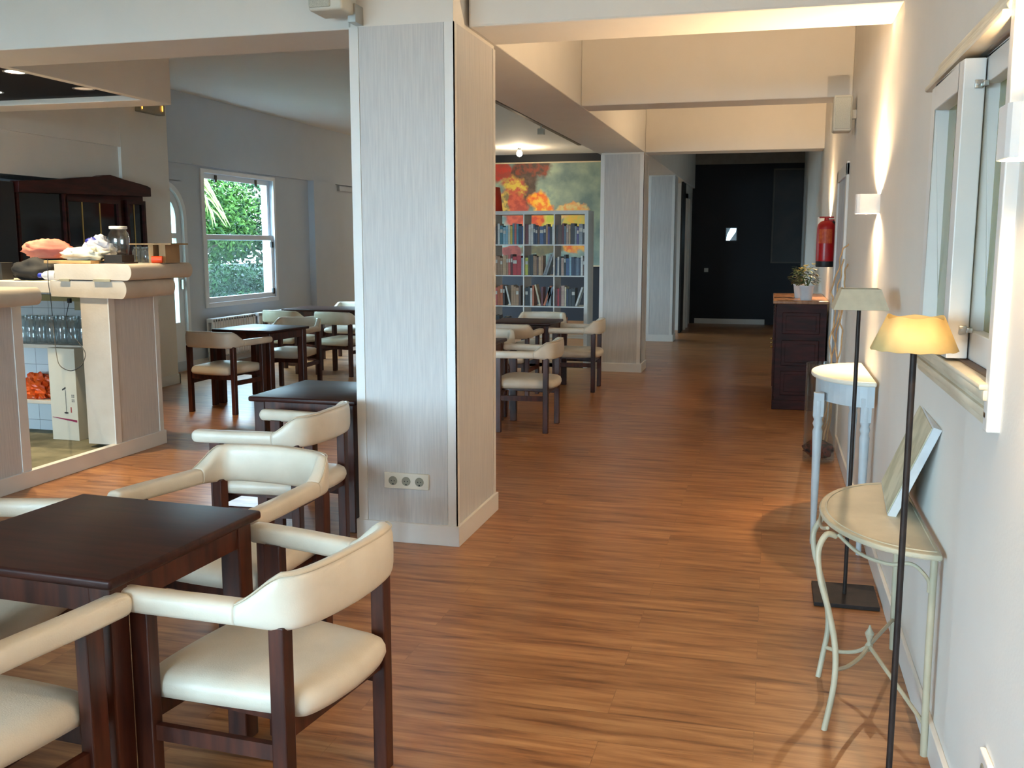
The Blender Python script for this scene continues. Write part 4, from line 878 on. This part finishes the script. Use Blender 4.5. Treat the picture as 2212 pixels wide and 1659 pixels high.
obj('baseboard', MB().box((BF-0.03, 3.2, 0), (BF+0.02, 6.575, 0.107)).box((BF-0.03, 6.555, 0), (-6.3, 6.575, 0.107)), trim_m, br, bevel=0.003)
obj('back_panel', MB().box((-6.35, 6.50, 0.0), (BF-0.23, 6.555, 1.19)), wall_m, br)
# tiled inner face
def tile_material():
    M = bpy.data.materials.new('white_wall_tiles'); M.use_nodes = True; N = M.node_tree.nodes; L = M.node_tree.links; b = N['Principled BSDF']; b.inputs['Roughness'].default_value = 0.25
    tc = N.new('ShaderNodeTexCoord'); mp = N.new('ShaderNodeMapping'); mp.inputs['Rotation'].default_value = (PI/2,0,0); L.new(tc.outputs['Object'], mp.inputs[0])
    t_ = N.new('ShaderNodeTexBrick'); t_.offset = 0; t_.inputs['Scale'].default_value = 1; t_.inputs['Brick Width'].default_value = 0.15; t_.inputs['Row Height'].default_value = 0.15; t_.inputs['Mortar Size'].default_value = 0.002
    t_.inputs['Color1'].default_value = S(206,210,212); t_.inputs['Color2'].default_value = S(196,202,206); t_.inputs['Mortar'].default_value = S(130,134,136); L.new(mp.outputs[0], t_.inputs['Vector']); L.new(t_.outputs[0], b.inputs['Base Color']); return M
obj('tile_wall', MB().box((-6.35, 6.485, 0.07), (BF-0.23, 6.50, 1.18)), tile_material(), br)
obj('inner_floor', MB().box((-6.9, 3.2, 0.0), (BF-0.03, 6.5, 0.07)), conc_m, br)
sz1 = PX(120, 745, Y=6.27).z; sz2 = PX(120, 866, Y=6.27).z
for z in (sz1, sz2): obj('shelf', MB().rbox((-6.3, 6.27, z-0.03), (BF-0.232, 6.484, z), 0.004), counter_m, br)
obj('drawer_rail', MB().box((-5.35, 6.20, 1.125), (-4.83, 6.25, 1.172)), mat('olive_wood_rail', S(150,140,96), 0.6), br)
obj('socket_block', MB().box((-5.22, 6.44, 1.04), (-5.13, 6.484, 1.12)), mat('beige_block', S(176,160,124), 0.6), br)
obj('shelf_divider', MB().box((-6.33,6.27,0.07),(-6.30,6.484,1.17)), counter_m, br)
def bullnose(x0, x1, y0, y1, z0, z1, drip=0.0):
    r = (z1-z0)/2; zc = (z0+z1)/2; n = 10
    P = [(x0, z0), (x1-r, z0-drip)] + [(x1-r+r*math.sin(PI*i/n)*0.75, zc-(r+drip*(1-i/n))*math.cos(PI*i/n)) for i in range(n+1)] + [(x0, z1)]
    M_ = Matrix(((1,0,0,0),(0,0,1,0),(0,1,0,0),(0,0,0,1)))
    return MB().prism(P, y0, y1, M_)
obj('countertop', bullnose(-6.3, -4.345, 3.2, 5.09, 1.175, 1.285), counter_m, br, smooth=True)
obj('countertop', bullnose(-5.03, -4.385, 5.97, 6.56, 1.175, 1.290, 0.012), counter_m, br, smooth=True, )
obj('countertop', MB().rbox((-6.35, 6.0, 1.195), (-5.03, 6.56, 1.280), 0.006), counter_m, br)
fl_top = thing('hinged_counter_flap', (-4.7, 6.3, 1.296), 'thick cream counter flap folded flat on top of the bar end', 'counter flap')
obj('flap_board', bullnose(-4.985, -4.335, 5.965, 6.72, 1.298, 1.408, 0.004), counter_m, fl_top, smooth=True)
for a_, b_ in ((-4.94,-4.86),(-4.66,-4.52)): obj('hinge', MB().box((a_, 5.955, 1.284), (b_, 5.968, 1.302)), mat('cream_hinge', S(190,180,150), 0.4, 0.4), fl_top)
# carton standing in the gap
c0 = PX(115, 948, Z=0.071); c1 = PX(172, 952, Z=0.071); print('CARTON', c0, c1)
topz = PX(118, 752, Y=c0.y).z
ux = (c1-c0); wd = ux.length; ang = math.atan2(ux.y, ux.x)
t = thing('cardboard_box', (c0.x, c0.y, 0.07), 'tall white lamp carton with magenta stripe standing inside the bar gap', 'box')
Mc = Matrix.Translation((c0.x, c0.y, 0.07)) @ Matrix.Rotation(ang, 4, 'Z'); hh = topz-0.07
card_m = mat('white_cardboard', S(212,206,190), 0.7, var=0.02)
obj('carton', MB().rbox((0,0,0), (wd,0.20,hh), 0.002, M=Mc), card_m, t)
obj('printed_stripe', MB().prism([(0.01,hh*0.245),(wd-0.01,hh*0.20),(wd-0.01,hh*0.225),(0.01,hh*0.25)], -0.001, 0, Mc @ Matrix(((1,0,0,0),(0,0,1,0),(0,1,0,0),(0,0,0,1)))), mat('magenta_print', S(150,40,80), 0.6), t)
ink = mat('dark_print', S(60,56,56), 0.6)
obj('printed_lamp', MB().box((wd*0.575,-0.001,hh*0.30), (wd*0.59,0,hh*0.55), Mc).prism([(wd*0.46,hh*0.542),(wd*0.60,hh*0.562),(wd*0.60,hh*0.582),(wd*0.58,hh*0.582),(wd*0.46,hh*0.556)], -0.001, 0, Mc @ Matrix(((1,0,0,0),(0,0,1,0),(0,1,0,0),(0,0,0,1)))).prism([(wd*0.575+0.02*math.cos(a*PI/6),hh*0.30+0.007*math.sin(a*PI/6)) for a in range(12)], -0.001, 0, Mc @ Matrix(((1,0,0,0),(0,0,1,0),(0,1,0,0),(0,0,0,1)))), ink, t)
g_ = MB()
for a in range(2):
    for b in range(2):
        for c in range(2): g_.box((wd*(0.80+0.06*a),-0.001,hh*(0.42+0.05*b+0.018*c)), (wd*(0.845+0.06*a),0,hh*(0.434+0.05*b+0.018*c)), Mc)
obj('printed_symbols', g_, mat('grey_print', S(140,136,130), 0.6), t)
obj('printed_mark', MB().box((wd*0.74,-0.001,hh*0.305), (wd*0.78,0,hh*0.365), Mc), mat('red_print', S(170,70,70), 0.6), t)
# orange bag on the lower shelf
ob = PX(92, 862, Y=6.25)
single('orange_bag', MB().blob((PX(84,845,Y=6.37).x, 6.37, sz2+0.085), (0.135,0.085,0.10), 4, 0.4, 3.4, 34, 22, flatb=sz2+0.001, ridge=0.35), mat('orange_plastic_bag', S(232,96,26), 0.35, col2=S(198,64,16), scale=12), 'crumpled orange plastic bag on the lower bar shelf', 'bag', smooth=False)
# glass jars on the upper shelf
jar_g = glass('jar_glass', (0.86,0.90,0.90,1), 0.10, 0.05, 0.07, (0.7,0.76,0.78,1))
def make_jar(r, h):
    t_ = thing('glass_jar', (0,0,0), 'x', 'jar', 'glass jars on the bar shelf')
    obj('jar_body', MB().open_lathe([(0.0005,0.002),(r*0.9,0.0),(r,0.012),(r,h*0.72),(r*0.82,h*0.84),(r*0.72,h*0.88),(r*0.74,h),(r*0.70,h),(r*0.68,h*0.88)], (0,0,0), 18), jar_g, t_, smooth=True)
    return t_
j0 = make_jar(0.042, 0.21); q = 0
for k in range(9):
    for row_ in range(2):
        jx = -4.87-0.095*k - (0.045 if row_ else 0); jy = 6.325+0.095*row_
        t_ = j0 if q == 0 else copy_tree(j0)
        t_.location = (jx, jy, sz1+0.001); t_['label'] = 'glass jar on the bar shelf, %s from the bar end, %s row' % (ORD[k], 'front' if not row_ else 'rear'); q += 1
# loose things on the counters
blk_cloth = mat('black_fabric', S(20,22,26), 0.8, var=0.2)
zl = 1.281
single('black_bag', MB().blob((PX(74,580,Y=6.2).x, 6.2, zl+0.075), (0.16,0.12,0.085), 2, 0.25, 2.0, 28, 18, flatb=zl, ridge=0.15), blk_cloth, 'lumpy black bag lying on the bar counter under the pink cloth', 'bag', smooth='all')
pw_ = thing('spray_bottle', (-5.10, 6.08, zl), 'white plastic bottle with blue cap lying on the bar counter', 'bottle')
Mb = Matrix.Translation((-4.995, 6.06, zl+0.040)) @ Matrix.Rotation(-PI/2, 4, 'Y') @ Matrix.Rotation(0.2, 4, 'X')
Mb = Matrix.Translation((-5.04, 6.055, zl+0.040)) @ Matrix.Rotation(-PI/2, 4, 'Y')
obj('bottle_body', MB().lathe([(0.034,-0.0),(0.038,0.02),(0.038,0.06),(0.030,0.10),(0.014,0.125)], (0,0,0), 20, M=Mb), mat('white_plastic', S(214,214,218), 0.35), pw_, smooth=True)
obj('cap', MB().lathe([(0.016,0.125),(0.018,0.13),(0.018,0.155),(0.012,0.16)], (0,0,0), 16, M=Mb), mat('blue_cap', S(40,60,170), 0.4), pw_, smooth=True)
zf = 1.4085
single('wooden_board', MB().rbox((-5.12, 6.02, zf), (-4.72, 6.34, zf+0.022), 0.004), mat('pale_plywood', S(190,156,108), 0.6, col2=S(164,130,86), scale=4, stretch=(1,8,1)), 'pale wooden board resting across the folded counter flap', 'board')
pk = MB().blob((PX(103,540,Y=6.44).x, 6.44, zf+0.095), (0.20,0.10,0.075), 6, 0.25, 1.6, 34, 22, flatb=zf+0.03, ridge=0.3)
single('pink_cloth', pk, mat('pink_cotton', S(232,150,124), 0.85, col2=S(206,112,96), scale=4, bump=0.3, bscale=8), 'folded salmon pink cloth heaped on the bar behind the black bag', 'cloth', smooth='all')
single('plastic_bag', MB().blob((PX(184,550,Y=6.14).x, 6.14, zf+0.068), (0.165,0.085,0.047), 8, 0.4, 2.2, 30, 18, flatb=zf+0.0225, ridge=0.4), mat('translucent_white_plastic', S(214,212,196), 0.3, col2=S(190,190,176), scale=9, bump=0.5, bscale=14), 'crumpled translucent plastic bag lying on the wooden board', 'bag', smooth='all')
sx_ = PX(212,530,Y=6.48).x
sb_ = thing('shopping_bag', (sx_, 6.48, zf), 'white shopping bag with blue and red print beside the big glass jar', 'bag')
obj('bag_body', MB().blob((sx_, 6.48, zf+0.085), (0.12,0.075,0.095), 9, 0.45, 2.4, 28, 20, flatb=zf, ridge=0.4), mat('white_print_bag', S(214,214,222), 0.4, col2=S(196,198,210), scale=10), sb_, smooth='all')
obj('blue_print', MB().blob((sx_-0.03, 6.465, zf+0.165), (0.06,0.05,0.026), 3, 0.4, 3, 18, 10), mat('blue_print', S(36,50,160), 0.45), sb_, smooth='all')
obj('red_print', MB().blob((sx_+0.0, 6.405, zf+0.085), (0.025,0.018,0.035), 5, 0.4, 3, 14, 8), mat('red_bag_print', S(170,34,52), 0.45), sb_, smooth='all')
gx = PX(257, 548, Y=6.2).x
bx_ = single('black_stand', MB().box((gx-0.10,6.12,zf), (gx+0.10,6.28,zf+0.012)).prism([(gx-0.075,6.13),(gx+0.075,6.13),(gx+0.075,6.27),(gx-0.075,6.27)], zf+0.010, zf+0.062), black_m, 'low black stand under the big glass jar on the bar', 'stand')
bj = thing('big_glass_jar', (gx, 6.205, zf+0.063), 'big empty glass jar with white lid standing on the bar', 'jar')
jr = 0.070
obj('jar_body', MB().open_lathe([(0.0005,0.002),(jr*0.85,0.0),(jr*0.92,0.01),(jr*1.0,0.05),(jr*1.08,0.115),(jr*1.0,0.15),(jr*0.78,0.175),(jr*0.78,0.187)], (gx,6.205,zf+0.063), 28), glass('big_jar_glass', (0.90,0.93,0.92,1), 0.12), bj, smooth=True)
obj('lid', MB().lathe([(jr*0.86,0.185),(jr*0.9,0.188),(jr*0.9,0.203),(jr*0.84,0.207),(0.0001,0.207)], (gx,6.205,zf+0.063), 28), mat('white_lid', S(222,220,214), 0.4), bj, smooth=True)
wr = thing('wooden_rack', (-4.42, 6.45, zf), 'small wooden rack with thin top shelf on the bar end', 'rack')
wd_m = mat('light_pine', S(176,146,106), 0.6, col2=S(150,120,82), scale=5, stretch=(6,1,1))
obj('rack_top', MB().box((-4.66, 6.38, zf+0.135), (-4.30, 6.60, zf+0.147)), wd_m, wr)
obj('rack_post', MB().box((-4.50, 6.39, zf), (-4.46, 6.59, zf+0.135)), wd_m, wr); obj('rack_post', MB().box((-4.425, 6.41, zf), (-4.37, 6.59, zf+0.135)), wd_m, wr)
j1 = make_jar(0.042, 0.12)
for k, (jx, jy) in enumerate(((-4.625, 6.44), (-4.55, 6.44))):
    t_ = j1 if k == 0 else copy_tree(j1); t_.location = (jx, jy, zf+0.0005); t_['label'] = ['short glass jar under the wooden rack, beside the big jar', 'short glass jar under the wooden rack, against its post'][k]; t_['group'] = 'short jars under the rack'
single('orange_tube', MB().tube([(-4.44,6.34,zf+0.027),(-4.37,6.37,zf+0.027)], 0.026, 16), mat('orange_plastic', S(226,72,24), 0.4), 'bright orange tube lying at the edge of the bar flap', 'tube', smooth=True)
bt_ = thing('drink_bottle', (-5.80, 6.1, zl), 'bottle with green label and pale cap at the picture edge of the bar', 'bottle')
obj('bottle_body', MB().lathe([(0.03,0),(0.033,0.01),(0.033,0.10),(0.022,0.125),(0.012,0.15)], (-5.80,6.1,zl), 16), mat('pale_bottle', S(214,210,150), 0.3), bt_, smooth=True)
obj('bottle_label', MB().open_lathe([(0.0335,0.03),(0.0335,0.09)], (-5.80,6.1,zl), 16), mat('green_label', S(80,170,70), 0.5), bt_); obj('cap', MB().lathe([(0.014,0.148),(0.014,0.17)], (-5.80,6.1,zl), 12), mat('white_lid', S(222,220,214), 0.4), bt_)
single('dark_box', MB().rbox((-5.74, 6.14, zl), (-5.60, 6.26, zl+0.13), 0.004), mat('charcoal_card', S(52,52,50), 0.7), 'dark square box between the green-label bottle and black bag', 'box')
# cable hanging in the gap
cab = smooth_path([PX(103,560,Y=5.96), PX(104,605,Y=5.94), PX(110,650,Y=5.93), PX(116,710,Y=5.90), PX(122,765,Y=5.6), PX(130,790,Y=5.5), PX(152,801,Y=5.5), PX(172,793,Y=5.5), PX(181,780,Y=5.55), PX(184,762,Y=5.7), PX(170,740,Y=5.85), PX(150,718,Y=5.95), PX(143,690,Y=6.0), PX(146,668,Y=6.05), PX(150,650,Y=6.08)], 8)
t = thing('power_cable', cab[0], 'thin black cable hanging in a loop across the bar gap and carton', 'cable')
obj('cord', MB().tube(cab, 0.0028, 6), black_m, t, smooth=True)
pz = cab[-1]; obj('plug', MB().rbox((pz.x-0.012,pz.y-0.012,pz.z-0.015), (pz.x+0.012,pz.y+0.012,pz.z+0.02), 0.003), black_m, t)
# ================================================================== CHINA CABINET behind the bar
kx = -6.50; ky0 = PX(30, 400, X=kx).y; ky1 = PX(317, 410, X=kx).y
ky1 = min(ky1, 8.70)
kx = -6.60; ky0, ky1 = PX(30,400,X=-6.55).y, 9.15
t = thing('china_cabinet', (-6.7, 8.2, 0), 'dark antique cabinet with arched crest and glazed doors behind the bar', 'cabinet')
kx = -6.34; ky0 = PX(30, 400, X=kx).y; ky1 = PX(318, 410, X=kx).y
zt_ = PX(317, 408, X=kx).z
obj('carcass', MB().box((kx-0.05, ky0, 0.0), (kx-0.045, ky1, 0.9)).box((XL+0.02, ky0+0.01, 0), (kx-0.05, 8.70, zt_-0.05)).box((kx-0.05, ky0+0.01, 0.9), (kx-0.045, ky1-0.02, zt_-0.05)), dkwood_m, t)
P = []
for (a, b) in ((30,415),(30,390),(80,389),(120,388),(160,384),(190,382),(205,382),(215,379),(230,378),(243,382),(260,388),(290,396),(310,402),(317,406),(318,425)):
    p = PX(a, b, X=kx); P.append((p.y, p.z))
Mk = Matrix(((0,0,1,0),(1,0,0,0),(0,1,0,0),(0,0,0,1)))
obj('cornice', MB().prism(P, kx-0.045, kx+0.05, Mk), dkwood_m, t, bevel=0.006)
gl_dark = glass('cabinet_glass', (0.25,0.23,0.22,1), 0.08)
def kbox(x0, y0, x1, y1, xa, xb):
    a = PX(x0, y0, X=kx); b = PX(x1, y1, X=kx); return MB().box((xa, a.y, min(a.z,b.z)), (xb, b.y, max(a.z,b.z)))
for (x0, x1, ya, mun) in ((40, 137, 410, ()), (147, 255, 434, (181, 219)), (279, 310, 441, (293,))):
    a0 = PX(x0, ya, X=kx); a1 = PX(x1, ya, X=kx); zlo = 0.95; zhi = a0.z
    d_ = obj('door', MB().box((kx-0.044, a0.y-0.03, zlo), (kx, a0.y, zhi+0.04)).box((kx-0.044, a1.y, zlo), (kx, a1.y+0.035, zhi+0.04)).box((kx-0.044, a0.y, zhi), (kx, a1.y, zhi+0.04)).box((kx-0.044, a0.y, zlo), (kx, a1.y, zlo+0.05)), dkwood_m, t)
    obj('pane', MB().box((kx-0.03, a0.y, zlo+0.05), (kx-0.026, a1.y, zhi)), mat('dark_cabinet_glass', S(40,34,32), 0.08, var=0.3, scale=3), d_)
    for m_x in mun:
        p = PX(m_x, ya, X=kx); obj('muntin', MB().box((kx-0.026, p.y-0.006, zlo+0.05), (kx-0.02, p.y+0.006, zhi)), mat('brass_muntin', S(196,160,90), 0.35, 0.6), d_)
single('tall_dark_fridge', MB().rbox((XL+0.3, 6.70, 0), (kx+0.02, ky0-0.02, 2.08), 0.01), mat('black_appliance', S(22,22,26), 0.35, var=0.05), 'tall black cupboard beside the antique cabinet at the picture edge', 'cupboard')
